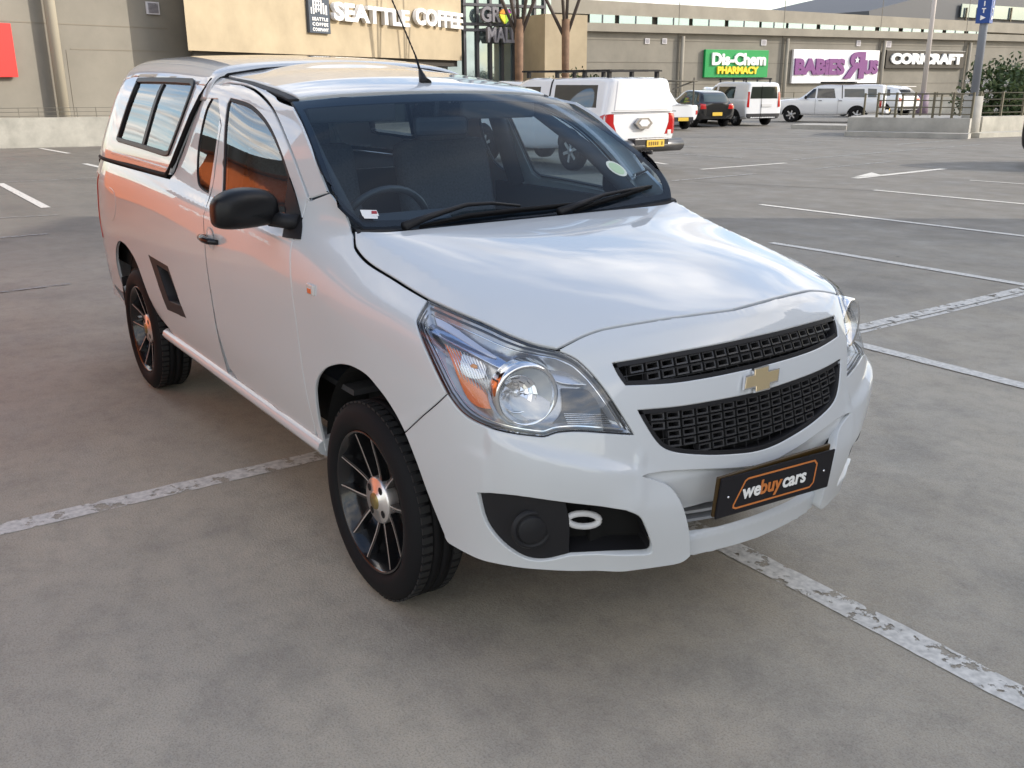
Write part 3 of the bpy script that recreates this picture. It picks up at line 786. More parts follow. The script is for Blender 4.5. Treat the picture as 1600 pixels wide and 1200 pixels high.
panel('quarter_window', grow(QW, -.004), 'side', BODY, MATS['side_glass'], quart, off=-.005, step=.03, sheet=True, mirror=True)
panel('window_seal', grow(QW, .002), 'side', BODY, BLACK, quart, off=-.002, step=.02, mirror=True, holes=[grow(QW, -.008)])
panel('side_step', grow(VENT, .002), 'side', BODY, BLACK, quart, off=.001, step=.03, depth=.09, mirror=True, holes=[[p[:2] for p in px2(BODY, [(245, 414), (263, 425), (285, 479), (264, 470)], 'side')]])
panel('step_backing', grow(VENT, -.0), 'side', BODY, DARK, quart, off=-.08, step=.05, sheet=True, mirror=True)
# tail: wrap-round corners and tailgate
TB = [(-.78, .36), (.78, .36), (.79, .9), (.77, 1.166), (-.77, 1.166), (-.79, .9)]
bk = panel('tailgate', [(-.745, .34), (.745, .34), (.765, .9), (.72, 1.166), (-.72, 1.166), (-.765, .9)], 'back', BODY, WHITE, T, step=.04, depth=.02, label='white tailgate below the canopy')
for s in (0, 1):
    sg = -1 if s == 0 else 1
    LP = [(sg*.775, .72), (sg*.775, 1.08), (sg*.70, 1.10), (sg*.60, 1.08), (sg*.62, .74)]
    panel('tail_light', LP, 'back', BODY, mat('tail_red', (.35, .01, .01), .15, coat=1), T, off=.004, step=.03)
# sills
for k in (1, -1):
    bm = bmesh.new()
    prof = [(.735, .335), (.765, .352), (.775, .372), (.768, .39), (.752, .40), (.70, .41), (.68, .34)]
    r0 = [bm.verts.new((-.40, k*-y, z)) for y, z in prof]; r1 = [bm.verts.new((-2.28, k*-y, z)) for y, z in prof]; n = len(prof)
    for i in range(n): bm.faces.new((r0[i], r0[(i+1) % n], r1[(i+1) % n], r1[i]))
    bm.faces.new(r0); bm.faces.new(r1[::-1])
    fin('sill', bm, WHITE, T, angle=50)
# dark inner body so that no gap shows daylight
bm = bmesh.new()
for a, b, z0, z1, w in ((.52, -.42, .40, .92, .58), (-.42, -3.45, .345, .62, .60), (-1.9, -3.45, .6, 1.15, .72)):
    box(bm, ((a+b)/2, 0, (z0+z1)/2), (a-b, 2*w, z1-z0))
box(bm, (.34, 0, .78), (.50, .9, .25)); box(bm, (.60, 0, .45), (.16, .9, .2))
fin('underbody', bm, DARK, T)
def liner(cx, cz, r, w0, w1, sd):
    bm = bmesh.new()
    for s in (sd,):
        A = []
        for k in range(21):
            a = math.radians(-2+184*k/20); A.append([bm.verts.new((cx+r*math.cos(a), s*w, cz+r*math.sin(a))) for w in (w0, w1)])
        for p, q in zip(A, A[1:]): bm.faces.new((p[0], q[0], q[1], p[1]))
        c = [bm.verts.new((cx+r*math.cos(math.radians(-2+184*k/20)), s*w0, cz+r*math.sin(math.radians(-2+184*k/20)))) for k in range(21)]
        bm.faces.new(c)
    return bm
for i, cx in enumerate((-.015, -2.66)):
    for sd in (1, -1): fin('wheel_arch_liner', liner(cx, .325, .425, .50, .725, sd), mat('liner', (.012, .012, .012), .8), T, smooth=False)

# roof skin, gutter strips, windscreen
RF = [(-.868, 0), (-.875, .25), (-.888, .42), (-.903, .548, 1), (-1.0, .552), (-1.2, .553), (-1.45, .553), (-1.9, .553, 1), (-1.9, 0)]
rf = spline([(x, -y, *c) for x, y, *c in RF], False, 3)
rfp = [(x, y) for x, y in rf]; RFULL = rfp+[(x, -y) for x, y in rfp[-2:0:-1]]
roof = panel('roof', RFULL, 'top', ROOF, WHITE, T, off=.004, step=.035, bev=.004, depth=.02)
gut = [(x, y) for x, y in [(-.90, -.549), (-1.0, -.553), (-1.2, -.554), (-1.45, -.554), (-1.88, -.554), (-1.88, -.578), (-1.45, -.582), (-1.2, -.584), (-1.0, -.585), (-.915, -.583)]]
panel('roof_gutter', gut, 'top', ROOF, BLACK, T, off=-.002, step=.02, mirror=True)
wo = []
WSo = [(569, 354), (541, 331), (519, 303), (498, 252), (475, 192), (456.5, 158.5)]
wl = px2(WS, seg(WSo), 'front')
wsx = [(p[0], p[1]) for p in wl]
wtop = px2(WS, [(455, 157.5), (500, 154)], 'front')
ws_half = [(0., 1.115)]+[(-.35, 1.12), (-.60, 1.135)]+wsx+[(-.42, wsx[-1][1]+.012), (-.2, wsx[-1][1]+.02), (0., wsx[-1][1]+.023)]
ws_full = half_to_full(ws_half)
wsg = panel('windscreen', ws_full, 'front', WS, WIND, T, step=.04, sheet=True)
band = panel('windscreen_band', grow(ws_full, .004), 'front', WS, mat('black_frit', (.008, .008, .01), .35, spec=.2), wsg, off=-.006, step=.02, depth=.004, holes=[grow(ws_full, -.022)])
# cowl: black plastic tray between bonnet and glass
bm = bmesh.new(); A = []
for k in range(25):
    y = -.675+1.35*k/24; q = abs(y)/.675
    ze = 1.100+.030*q*q
    A.append([bm.verts.new((-.195-.012*q*q, y, ze-.02)), bm.verts.new((-.208-.012*q*q, y, ze+.002)), bm.verts.new((-.235-.012*q*q, y, ze+.008)), bm.verts.new((-.275-.012*q*q, y, ze+.005))])
for p, q in zip(A, A[1:]):
    for i in range(3): bm.faces.new((p[i], q[i], q[i+1], p[i+1]))
fin('cowl', bm, BLACK, T)
# wipers
def wiper(pts, bl, parent):
    bm = bmesh.new()
    P = [WS.near(Vector(CP)+(Vector(ray_of('cam', x/100, y/100)[1])).normalized()*d_) for x, y, d_ in []]
    def w3(x, y, h):
        r_ = WS.cast(*ray_of('cam', x/100, y/100))
        if r_ is None: o, d = ray_of('cam', x/100, y/100); d = d.normalized(); t = (1.12-o.z)/d.z; return o+d*t+Vector((0, 0, h))
        return r_[0]+r_[1]*h
    tube(bm, [w3(*p) for p in pts], [.016, .011, .0075, .006, .005][:len(pts)], 8)
    w = fin('wiper', bm, BLACK, parent, smooth=True)
    bm = bmesh.new(); q = [w3(*p) for p in bl]
    tube(bm, q, [.004]+[.0055]*(len(q)-2)+[.004], 6)
    tube(bm, [p+Vector((.004, 0, .007)) for p in q], [.003]+[.0075]*(len(q)-2)+[.003], 6); fin('wiper_blade', bm, RUB, w, smooth=True)
wiper([(628, 361, .02), (665, 347, .025), (725, 327, .022), (765, 323, .018), (810, 326, .014)], [(655, 357, .004), (730, 341, .005), (800, 333, .006), (860, 327, .006), (900, 321, .004)], T)
wiper([(870, 337, .02), (905, 325, .025), (940, 311, .022), (975, 303, .018), (1012, 295, .014)], [(895, 333, .004), (930, 321, .005), (965, 311, .006), (990, 303, .006), (1017, 294, .004)], T)

# headlights
def mirror_y(o, parent):
    me = o.data.copy(); me.transform(Matrix.Diagonal((1, -1, 1, 1))); me.flip_normals()
    return link(o.name.split('.')[0], me, None, parent)
HLP = grow(HLC, -.0022)
lens = panel('headlight', HLP, 'cyl', BODY, LENS, T, off=.001, step=.02, bev=.0022, depth=.006, mirror=True)
SILV = mat('lamp_silver', (.80, .81, .83), .2, .75)
SMOKE = mat('lamp_smoke', (.085, .088, .095), .3, .3)
panel('lamp_rim', grow(HLC, .0005), 'cyl', BODY, GLOSSB, lens, off=-.003, step=.015, depth=.004, mirror=True, holes=[grow(HLC, -.0035)])
HL2 = [Vector(p) for p in HLC]
def hdep(p):
    a, z = to2('cyl', p); return -.008-.044*min(1, pdist(Vector((-abs(a), z)), HL2)/.028)
panel('housing', grow(HLC, -.002), 'cyl', BODY, mat('lamp_housing', (.46, .475, .50), .22, .7), lens, off=hdep, step=.014, sheet=True, mirror=True)
panel('bezel_line', grow(HLC, -.0105), 'cyl', BODY, CHROME, lens, off=-.022, step=.012, depth=.004, mirror=True, holes=[grow(HLC, -.0130)])
panel('bezel_dark_ring', grow(HLC, -.0045), 'cyl', BODY, mat('lamp_gap', (.05, .052, .06), .3), lens, off=-.012, step=.012, depth=.004, mirror=True, holes=[grow(HLC, -.0085)])  # dark ring just inside the lamp edge
def hb(pts): return px2(BODY, spline(pts, True, 4), 'cyl')
# upper bright strip (side lamp), inner rims, amber indicator chamber, ribbed lower field
ST = hb([(659, 484, 1), (668, 482), (688, 492), (720, 512), (760, 540), (803, 572, 1), (788, 577), (752, 560), (700, 528), (672, 511), (655, 500, 1)])
panel('side_lamp_strip', ST, 'cyl', BODY, mat('lamp_sky_silver', (.60, .68, .86), .14, .95), lens, off=lambda p: -.014-max(0, p.z-.90)*.35, step=.012, depth=.008, mirror=True)  # the sky's blue reflection is put into the strip's colour
ST2 = hb([(676, 489, 1), (700, 500), (745, 532), (775, 556), (760, 553), (715, 524), (680, 503, 1)])
panel('strip_lens', ST2, 'cyl', BODY, mat('strip_lens', (.55, .58, .70), .3, .3, coat=1), lens, off=-.012, step=.02, depth=.004, mirror=True)
AM = hb([(682, 527, 1), (692, 533), (709, 541), (708, 560), (703, 578), (716, 590), (745, 612), (757, 642, 1), (735, 640), (716, 626), (702, 596), (690, 562)])
panel('indicator', AM, 'cyl', BODY, mat('amber', (.75, .13, .012), .16, 0, coat=1), lens, off=-.034, step=.02, depth=.02, mirror=True)
RB = hb([(712, 545, 1), (735, 553), (752, 566), (748, 590), (722, 592), (707, 578)])
panel('indicator_reflector', RB, 'cyl', BODY, SILV, lens, off=-.03, step=.016, depth=.02, mirror=True)
RE = hb([(722, 505, 1), (760, 512), (800, 530), (850, 551), (890, 566), (925, 598, 1), (880, 594), (845, 574), (800, 555), (760, 530)])
panel('upper_reflector', RE, 'cyl', BODY, SILV, lens, off=lambda p: -.030-max(0, p.z-.84)*.35, step=.012, depth=.02, mirror=True)
RI = hb([(880, 602, 1), (925, 606), (945, 630), (968, 665), (975, 674, 1), (930, 671), (880, 668), (862, 668), (882, 640)])
panel('smoked_field', RI, 'cyl', BODY, SMOKE, lens, off=-.040, step=.02, depth=.02, mirror=True)
bm = bmesh.new()
for k in range(9):
    y = 646+k*3.2; a = px2(BODY, [(884+k*1.2, y), (925, y+1), (952+k*2.5, y+2)], 'cyl')
    q = [BODY.cast(*ray_of('cyl', *p)) for p in a]; tube(bm, [h[0]-h[1]*.032 for h in q], .0012, 5)
rb = fin('ribs', bm, SILV, lens[0]); mirror_y(rb, lens[1])
bm = bmesh.new()
for k in range(11):                                  # fine flutes of the indicator chamber
    x0 = 690+k*5.5; a = px2(BODY, [(x0, 532+k*2.4), (x0+9, 560+k*2.5), (x0+20, 592+k*3)], 'cyl')
    q = [BODY.cast(*ray_of('cyl', *p)) for p in a]; tube(bm, [h[0]-h[1]*.027 for h in q], .0011, 5)
rb = fin('flutes', bm, CHROME, lens[0]); mirror_y(rb, lens[1])
hc = BODY.cast(*ray_of('cam', 8.36, 6.235)); HC = hc[0]+Vector((-.040, .0, .0)); hn = Vector((.93, -.30, .02)).normalized()
mw = Matrix.Translation(HC) @ Vector((0, 0, 1)).rotation_difference(hn).to_matrix().to_4x4()
def lamp_bowl(side):
    X = Matrix.Diagonal((1, -1 if side else 1, 1, 1))
    bm = bmesh.new(); lathe(bm, [(.066, .008), (.071, .014), (.076, .010), (.079, -.01), (.082, -.03)], 48, 'Z'); bm.transform(mw @ Matrix.Scale(1.08, 4))
    if side: bm.transform(X)
    r = fin('lamp_ring', bm, CHROME, lens[side])
    bm = bmesh.new(); lathe(bm, [(.0005, -.045), (.02, -.043), (.038, -.034), (.052, -.018), (.0665, .010)], 48, 'Z'); bm.transform(mw @ Matrix.Scale(1.08, 4))
    if side: bm.transform(X)
    fin('lamp_reflector', bm, mat('lamp_bowl', (.80, .82, .84), .22, .8), lens[side])
    bm = bmesh.new(); n_ = 48; A = []                # frosted crescent beside the clear reflector
    for k in range(n_):
        a = 2*math.pi*k/n_; A.append((bm.verts.new((.067*math.cos(a), .067*math.sin(a), .006)), bm.verts.new((-.005+.047*math.cos(a), -.016+.047*math.sin(a), -.012))))
    for k in range(n_): p, q = A[k-1], A[k]; bm.faces.new((p[0], q[0], q[1], p[1]))
    bm.transform(mw @ Matrix.Scale(1.08, 4))
    if side: bm.transform(X)
    fin('frosted_crescent', bm, mat('frosted', (.50, .52, .53), .45, .2), lens[side], smooth=True)
    # fluted main reflector
    bm = bmesh.new()
    for k in range(8):
        for j in range(5):
            a0 = math.radians(40+k*29); a1 = math.radians(40+(k+1)*29); r0 = j*.0095; r1 = (j+1)*.0095
            q = []
            for r_, a in ((r0, a0), (r1, a0), (r1, a1), (r0, a1)):
                q.append(Vector((-.005+r_*math.cos(a), -.016+r_*math.sin(a), -.03+.35*r_+.0035*((k+j) % 2)+(.006 if a == a0 else 0))))
            if j == 0: q = q[:3]
            bm.faces.new([bm.verts.new(v) for v in q])
    bm.transform(mw @ Matrix.Scale(1.08, 4))
    if side: bm.transform(X)
    fin('faceted_reflector', bm, CHROME, lens[side])
    bm = bmesh.new(); lathe(bm, [(0, .012), (.008, .010), (.012, .004), (.012, -.02)], 20, 'Z', (-.005, -.016, -.03)); bm.transform(mw)
    if side: bm.transform(X)
    fin('bulb_cap', bm, SILV, lens[side])
    bm = bmesh.new(); lathe(bm, [(.0465, -.014), (.0485, -.008), (.0505, -.012)], 40, 'Z', (-.005, -.016, 0)); bm.transform(mw)
    if side: bm.transform(X)
    fin('inner_ring', bm, CHROME, lens[side])
for s in (0, 1): lamp_bowl(s)
bm = bmesh.new()
for (x, y) in ((733, 570),):
    h = BODY.cast(*ray_of('cam', x/100, y/100)); lathe(bm, [(0, .012), (.004, .010), (.006, 0), (.006, -.01)], 14, 'X', h[0]-h[1]*.03)
ib = fin('indicator_bulb', bm, mat('bulb_amber', (.8, .3, .05), .1, coat=1), lens[0]); mirror_y(ib, lens[1])

# fog lamp blanks, tow hook
for s in (0, 1):
    sg = -1 if s else 1
    fc = [(746, 770), (780, 772), (830, 778), (882, 784)]; F1 = px2(BODY, seg([(746, 770), (808, 774), (884, 784)])[:-1]+seg([(884, 784), (891, 820), (890, 868)])[:-1]+seg([(890, 868), (850, 877), (817, 872), (783, 849), (758, 816), (746, 770)])[:-1], 'cyl')
    if s: F1 = [(-a, b) for a, b in F1][::-1]
    fp = panel('fog_lamp_blank', grow(F1, -.001), 'cyl', BODY, BLACK, bump, off=-.010, step=.014, depth=.03)
    hf = BODY.cast(*ray_of('cam', 8.325, 8.28)); nrm = Vector((.9, -.36, .02)).normalized()
    bm = bmesh.new(); lathe(bm, [(0, .004), (.034, .004), (.037, .002), (.0385, -.004), (.041, -.004), (.044, .002), (.05, .0), (.055, -.008)], 40, 'Z')
    bm.transform(Matrix.Translation(hf[0]+hf[1]*.002) @ Vector((0, 0, 1)).rotation_difference(nrm).to_matrix().to_4x4())
    if s: bm.transform(Matrix.Diagonal((1, -1, 1, 1)))
    fin('round_cap', bm, BLACK, fp)
    bk_ = fogR if not s else fogL
    panel('recess_backing', grow(bk_, .004), 'cyl', BODY, DARK, bump, off=-.075, step=.03, sheet=True)
    # side walls of the recess
    bm = bmesh.new(); A = []
    for p in resample(bk_, .02):
        h = BODY.cast(*ray_of('cyl', *p)); A.append((bm.verts.new(h[0]-h[1]*.012), bm.verts.new(h[0]-h[1]*.078)))
    for i in range(len(A)): p, q = A[i-1], A[i]; bm.faces.new((p[0], q[0], q[1], p[1]))
    fin('recess_wall', bm, BLACK, bump)
def c3(x, y, d):
    h = BODY.cast(*ray_of('cam', x/100, y/100)); return h[0]+Vector((d, 0, 0))
bm = bmesh.new(); k0 = c3(925, 820, -.035); ring = []
for k in range(17):
    a = math.pi*2*k/16; ring.append(k0+Vector((.012*math.cos(a), .043*math.cos(a), .0185*math.sin(a)-.008*math.cos(a))))
tube(bm, ring, .0088, 8, cap=False)
fin('tow_hook', bm, mat('hook_white', (.62, .62, .62), .35), bump)

# mirrors
def mirror(side):
    X = Matrix.Diagonal((1, -1 if side else 1, 1, 1))
    C_ = Vector((-.615, -.884, 1.168))             # traced: the housing spans px 323..470, 288..372
    V = []; F_ = []
    # rings along Y (outer end to inner end)
    R = [(-.100, .020, .024, -.004, -.010), (-.092, .042, .046, -.003, -.006), (-.055, .058, .062, 0, 0), (0, .060, .066, 0, .002), (.05, .058, .060, .0, .0), (.082, .052, .052, .004, -.005), (.098, .030, .034, .008, -.010)]
    n = 12
    for yy, rx, rz, dx, dz in R:
        for k in range(n):
            a = 2*math.pi*k/n; c_, s_ = math.cos(a), math.sin(a)
            e = .62; ux = math.copysign(abs(c_)**e, c_); uz = math.copysign(abs(s_)**e, s_)
            if ux < 0: ux *= .62                     # flatter on the glass side
            V.append((C_.x+dx+rx*ux*1.2-yy*.18, C_.y+yy*1.16, C_.z+dz+rz*1.13*uz*(1 if uz > 0 else .86)))
    m = len(R)
    for i in range(m-1):
        for k in range(n): F_.append((i*n+k, i*n+(k+1) % n, (i+1)*n+(k+1) % n, (i+1)*n+k))
    F_.append(tuple(range(n))[::-1]); F_.append(tuple(range((m-1)*n, m*n)))
    v, f = subsurf(V, F_, 3)
    me = bpy.data.meshes.new('wing_mirror'); me.from_pydata([tuple(q) for q in v], [], f); me.transform(X)
    for p in me.polygons: p.use_smooth = True
    if side:
        me.transform(Matrix.Translation((-.06, -.06, -.005)))
    o = link('wing_mirror', me, mat('mirror_black', (.008, .008, .009), .35, spec=.35), T)
    bm = bmesh.new()
    for q in [[(-.60, -.80, 1.135), (-.55, -.765, 1.128), (-.52, -.735, 1.125)]]: tube(bm, q, [.030, .028, .03], 12)
    for vv in bm.verts: vv.co.z = 1.128+(vv.co.z-1.128)*.9
    bm.transform(X); fin('stalk', bm, BLACK, o, smooth=True)
    bm = bmesh.new(); box(bm, (C_.x-.052, C_.y, C_.z), (.004, .16, .09), bev=.001); bm.transform(X); fin('mirror_glass', bm, mat('mirror_glass', (.8, .82, .85), .02, 1), o)
    bm = bmesh.new(); tube(bm, [(C_.x+.03, C_.y-.09, C_.z-.014), (C_.x+.0675, C_.y-.03, C_.z-.014), (C_.x+.066, C_.y+.045, C_.z-.014)], .0015, 6); bm.transform(X); fin('housing_seam', bm, DARK, o)
for s in (0, 1): mirror(s)
# door handles, side marker, fuel flap
for s in (0, 1):
    X = Matrix.Diagonal((1, -1 if s else 1, 1, 1)); h = BODY.cast(*ray_of('cam', 3.31, 3.74)); o = h[0]
    bm = bmesh.new(); tube(bm, [o+Vector((-.075, -.002, 0)), o+Vector((-.06, -.026, .003)), o+Vector((0, -.034, .004)), o+Vector((.05, -.028, .001)), o+Vector((.078, -.004, -.002))], [.010, .0135, .0145, .013, .010], 12)
    bm.transform(X); fin('door_handle', bm, GLOSSB, doors[s], smooth=True)
    bm = bmesh.new(); lathe(bm, [(0, -.006), (.03, -.002), (.042, .003), (.046, .001)], 24, 'Y', o+Vector((-.015, -.003, 0))); bm.transform(X)
    fin('handle_cup', bm, WHITE, doors[s])
    h = BODY.cast(*ray_of('cam', 4.87, 4.52)); bm = bmesh.new(); box(bm, h[0]+Vector((0, -.003, 0)), (.052, .012, .034), bev=.004); bm.transform(X)
    mk = fin('side_marker', bm, mat('marker', (.62, .60, .58), .15, coat=1), fend[s]); 
    bm = bmesh.new(); box(bm, h[0]+Vector((.0, -.0095, -.004)), (.026, .003, .016), bev=.001); bm.transform(X); fin('bulb', bm, MATS['amber'], mk)
ff = [p[:2] for p in px2(BODY, spline([(171, 293), (166, 306), (165, 322), (170, 338), (176, 345), (180, 336), (181, 318), (178, 300)], True, 3), 'side')]
panel('fuel_flap', ff, 'side', BODY, WHITE, quart[0], off=.0025, step=.02, bev=.002, depth=.008)
# aerial
h = ROOF.cast(*ray_of('cam', 6.63, 1.30)); a0 = h[0]+Vector((-.02, 0, 0))
bm = bmesh.new(); tube(bm, [a0+Vector((.03, 0, -.004)), a0+Vector((.012, 0, .012)), a0+Vector((-.012, 0, .05))], [.026, .018, .007], 14)
an = fin('aerial', bm, BLACK, T, smooth=True)
bm = bmesh.new(); tube(bm, [a0+Vector((-.010, 0, .046)), a0+Vector((-.045, 0, .105))], [.0052, .004], 8)
b_ = a0+Vector((-.045, 0, .105)); pts = [b_+Vector((-.33*k/40, 0, .40*k/40)) for k in range(41)]
tube(bm, pts, [.0026+.0010*(k % 2) for k in range(41)], 8); fin('whip', bm, RUB, an)

# canopy
GAPC = [(-1.905, 1.170), (-1.83, 1.28), (-1.76, 1.38), (-1.71, 1.47), (-1.675, 1.55)]
CS = [(-1.885, 1.195), (-1.815, 1.30), (-1.745, 1.41), (-1.70, 1.49), (-1.665, 1.56), (-1.63, 1.60), (-1.63, 1.66), (-3.0, 1.72), (-3.48, 1.66), (-3.55, 1.178), (-2.2, 1.178), (-1.98, 1.175, 1), (-1.915, 1.18)]
cw = [p[:2] for p in px2(CANOPY, seg([(220.5, 123), (260, 123), (301, 124.6)])[:-1]+seg([(301, 124.6), (303.8, 128), (303.5, 136)])[:-1]+seg([(303.5, 136), (285, 187), (266, 237.5)])[:-1]+seg([(266, 237.5), (263.5, 242), (257, 243)])[:-1]+seg([(257, 243), (220, 231), (186, 221)])[:-1]+seg([(186, 221), (184, 218), (185, 213)])[:-1]+seg([(185, 213), (200, 165), (215, 127)])[:-1]+seg([(215, 127), (217, 123.5), (220.5, 123)])[:-1], 'side')]
wp = cw; wo_ = grow(wp, .001)
cs = [(x, z) for x, z in spline([(-1.895, 1.195), (-1.825, 1.29), (-1.755, 1.39), (-1.70, 1.485), (-1.668, 1.55, 1), (-2.4, 1.585, 1), (-3.02, 1.585), (-3.16, 1.50), (-3.30, 1.36), (-3.36, 1.20), (-3.36, 1.178, 1), (-2.2, 1.178, 1), (-1.96, 1.178), (-1.915, 1.18)], True, 4)]
CSD = panel('canopy', cs, 'side', CANOPY, WHITE, T, step=.03, bev=.001, depth=.02, holes=[wo_])
CSL = panel('canopy_side', cs, 'side', CANOPY, WHITE, CSD, step=.03, bev=.001, depth=.02, holes=[wo_]); CSL.data.transform(Matrix.Diagonal((1, -1, 1, 1))); CSL.data.flip_normals()
# roof and tail of the canopy: every other triangle of the surface, i.e. the faces above / behind the side skins
csv = [Vector(p) for p in cs]
bm = bmesh.new(); vm = {}
for f in CANOPY.f:
    c = sum((CANOPY.v[i] for i in f), Vector())/3
    n = (CANOPY.v[f[1]]-CANOPY.v[f[0]]).cross(CANOPY.v[f[2]]-CANOPY.v[f[0]])
    if inside((c.x, c.z), csv) and abs(c.y) > .55 and c.x > -3.33: continue
    if c.x > -1.62 or c.z < 1.175: continue
    if c.x > -1.90 and c.z < 1.50: continue
    for i in f:
        if i not in vm: vm[i] = bm.verts.new(CANOPY.v[i]-CANOPY.n[i]*0)
    try: bm.faces.new([vm[i] for i in f])
    except ValueError: pass
crf = fin('canopy_roof', bm, WHITE, CSD, smooth=True)
md = crf.modifiers.new('thick', 'SOLIDIFY'); md.thickness = .012; md.offset = -1
cwins = []
for s in (0, 1):
    X = Matrix.Diagonal((1, -1 if s else 1, 1, 1)); par = CSD if not s else CSL
    def mk(name, *a, **k):
        o = panel(name, *a, **k)
        if s: o.data.transform(X); o.data.flip_normals()
        return o
    w = mk('canopy_window', grow(wp, .004), 'side', CANOPY, mat('alu_black', (.014, .014, .016), .4, spec=.3), CSD, off=.008, step=.02, bev=.004, depth=.03, holes=[grow(wp, -.019)])
    mk('pane', grow(wp, -.016), 'side', CANOPY, MATS['side_glass'], CSD, off=-.004, step=.04, sheet=True)
    div = [p[:2] for p in px2(CANOPY, [(253, 131), (257, 131), (226, 226), (222, 225)], 'side')]
    mk('divider', div, 'side', CANOPY, MATS['alu_black'], CSD, off=.003, step=.02, depth=.01)
# moulded ledges under the side window, black seal along the bottom and front
led = [p[:2] for p in px2(CANOPY, [(176, 236), (262, 262), (262, 266), (174, 240)], 'side')]
panel('ledge', led, 'side', CANOPY, WHITE, CSD, off=.006, step=.015, bev=.003, depth=.01)
bm = bmesh.new()
for sg in (1, -1):
    tube(bm, [(-3.36, sg*.728, 1.168), (-3.2, sg*.747, 1.168), (-2.6, sg*.758, 1.170), (-2.05, sg*.758, 1.170), (-1.96, sg*.757, 1.172), (-1.915, sg*.755, 1.192), (-1.87, sg*.745, 1.235), (-1.80, sg*.718, 1.33), (-1.73, sg*.688, 1.43), (-1.69, sg*.655, 1.505), (-1.66, sg*.61, 1.572), (-1.625, sg*.55, 1.590), (-1.618, sg*.40, 1.612), (-1.615, sg*.2, 1.626), (-1.615, 0, 1.632)], .011, 8)
fin('canopy_seal', bm, RUB, CSD)

# cabin, seen through the glass
FAB = mat('seat_cloth', (.10, .10, .105), .9, var=(120, .3)); TRIM = mat('cabin_trim', (.05, .05, .053), .7)
def soft(name, V, F_, m, parent):
    v, f = subsurf(V, F_, 2); me = bpy.data.meshes.new(name); me.from_pydata([tuple(q) for q in v], [], f)
    for p in me.polygons: p.use_smooth = True
    return link(name, me, m, parent)
def cushion(name, c, s, rot, m, parent):
    bm = bmesh.new(); box(bm, (0, 0, 0), s, bev=min(s)*.3); bm.transform(Matrix.Translation(c) @ Matrix.Rotation(rot, 4, 'Y'))
    return fin(name, bm, m, parent, smooth=True)
for y in (-.34, .34):
    st = cushion('seat', (-1.10, y, .72), (.50, .48, .16), -.1, FAB, T)
    cushion('backrest', (-1.36, y, 1.02), (.13, .46, .60), -.25, FAB, st); cushion('headrest', (-1.42, y, 1.385), (.09, .25, .17), -.2, FAB, st)
    bm = bmesh.new(); tube(bm, [(-1.40, y-.05, 1.26), (-1.42, y-.05, 1.34)], .006, 8); tube(bm, [(-1.40, y+.05, 1.26), (-1.42, y+.05, 1.34)], .006, 8); fin('headrest_post', bm, CHROME, st)
bm = bmesh.new(); prism(bm, [(-.24, .80), (-.24, 1.095), (-.32, 1.105), (-.50, 1.09), (-.60, 1.03), (-.62, .80)], 1, -.66, .66); dash = fin('dashboard', bm, TRIM, T)
bm = bmesh.new(); prism(bm, [(-.42, 1.08), (-.52, 1.13), (-.60, 1.12), (-.61, 1.05)], 1, -.48, -.18); fin('instrument_hood', bm, TRIM, dash)
bm = bmesh.new(); R = []
for k in range(33):
    a = 2*math.pi*k/32; R.append(Vector((-.70+.07*math.sin(a), -.34+.185*math.cos(a), 1.03+.17*math.sin(a))))
tube(bm, R, .014, 8, cap=False); sw = fin('steering_wheel', bm, mat('wheel_leather', (.05, .05, .05), .35), T)
bm = bmesh.new(); lathe(bm, [(0, .03), (.05, .025), (.07, 0), (.05, -.02)], 20, 'X', (-.68, -.34, 1.02))
for a in (.3, math.pi-.3, -math.pi/2): tube(bm, [(-.68, -.34, 1.02), (-.70+.07*math.sin(a), -.34+.18*math.cos(a), 1.03+.165*math.sin(a))], .012, 6)
fin('wheel_hub', bm, TRIM, sw)
bm = bmesh.new(); box(bm, (-.87, .02, 1.40), (.03, .24, .075), bev=.02); tube(bm, [(-.875, 0, 1.43), (-.86, 0, 1.49)], .01, 8); fin('rear_view_mirror', bm, TRIM, T)
bm = bmesh.new(); box(bm, (-1.32, 0, 1.50), (.72, .98, .012)); box(bm, (-1.02, -.72, .85), (1.0, .02, .5)); box(bm, (-1.02, .72, .85), (1.0, .02, .5)); box(bm, (-1.0, 0, .60), (1.5, 1.4, .02))
for sg in (1, -1):
    tube(bm, [(-.34, sg*.62, 1.10), (-.66, sg*.59, 1.30), (-.95, sg*.53, 1.45), (-1.5, sg*.53, 1.50)], [.03, .03, .025, .025], 8)
    tube(bm, [(-1.32, sg*.70, 1.10), (-1.36, sg*.58, 1.5)], .04, 8)
fin('cabin_lining', bm, TRIM, T)
for nm, xx, mm in (('cab_rear_wall', -1.872, WHITE), ('rear_trim', -1.850, TRIM)):
    bm = bmesh.new()
    for poly in ([(-.745, .6), (.745, .6), (.745, 1.16), (-.745, 1.16)], [(-.745, 1.16), (-.52, 1.16), (-.47, 1.46), (-.54, 1.585), (-.60, 1.53), (-.66, 1.42)], [(.745, 1.16), (.66, 1.42), (.60, 1.53), (.54, 1.585), (.47, 1.46), (.52, 1.16)], [(-.47, 1.46), (.47, 1.46), (.53, 1.585), (-.53, 1.585)]): prism(bm, poly, 0, xx, xx+.018)
    fin(nm, bm, mm, T)
for y in (-.33, .33):
    bm = bmesh.new(); box(bm, (-.93, y, 1.455), (.03, .36, .07), rot=None, bev=.01); fin('sun_visor', bm, mat('visor', (.10, .10, .10), .8), T)
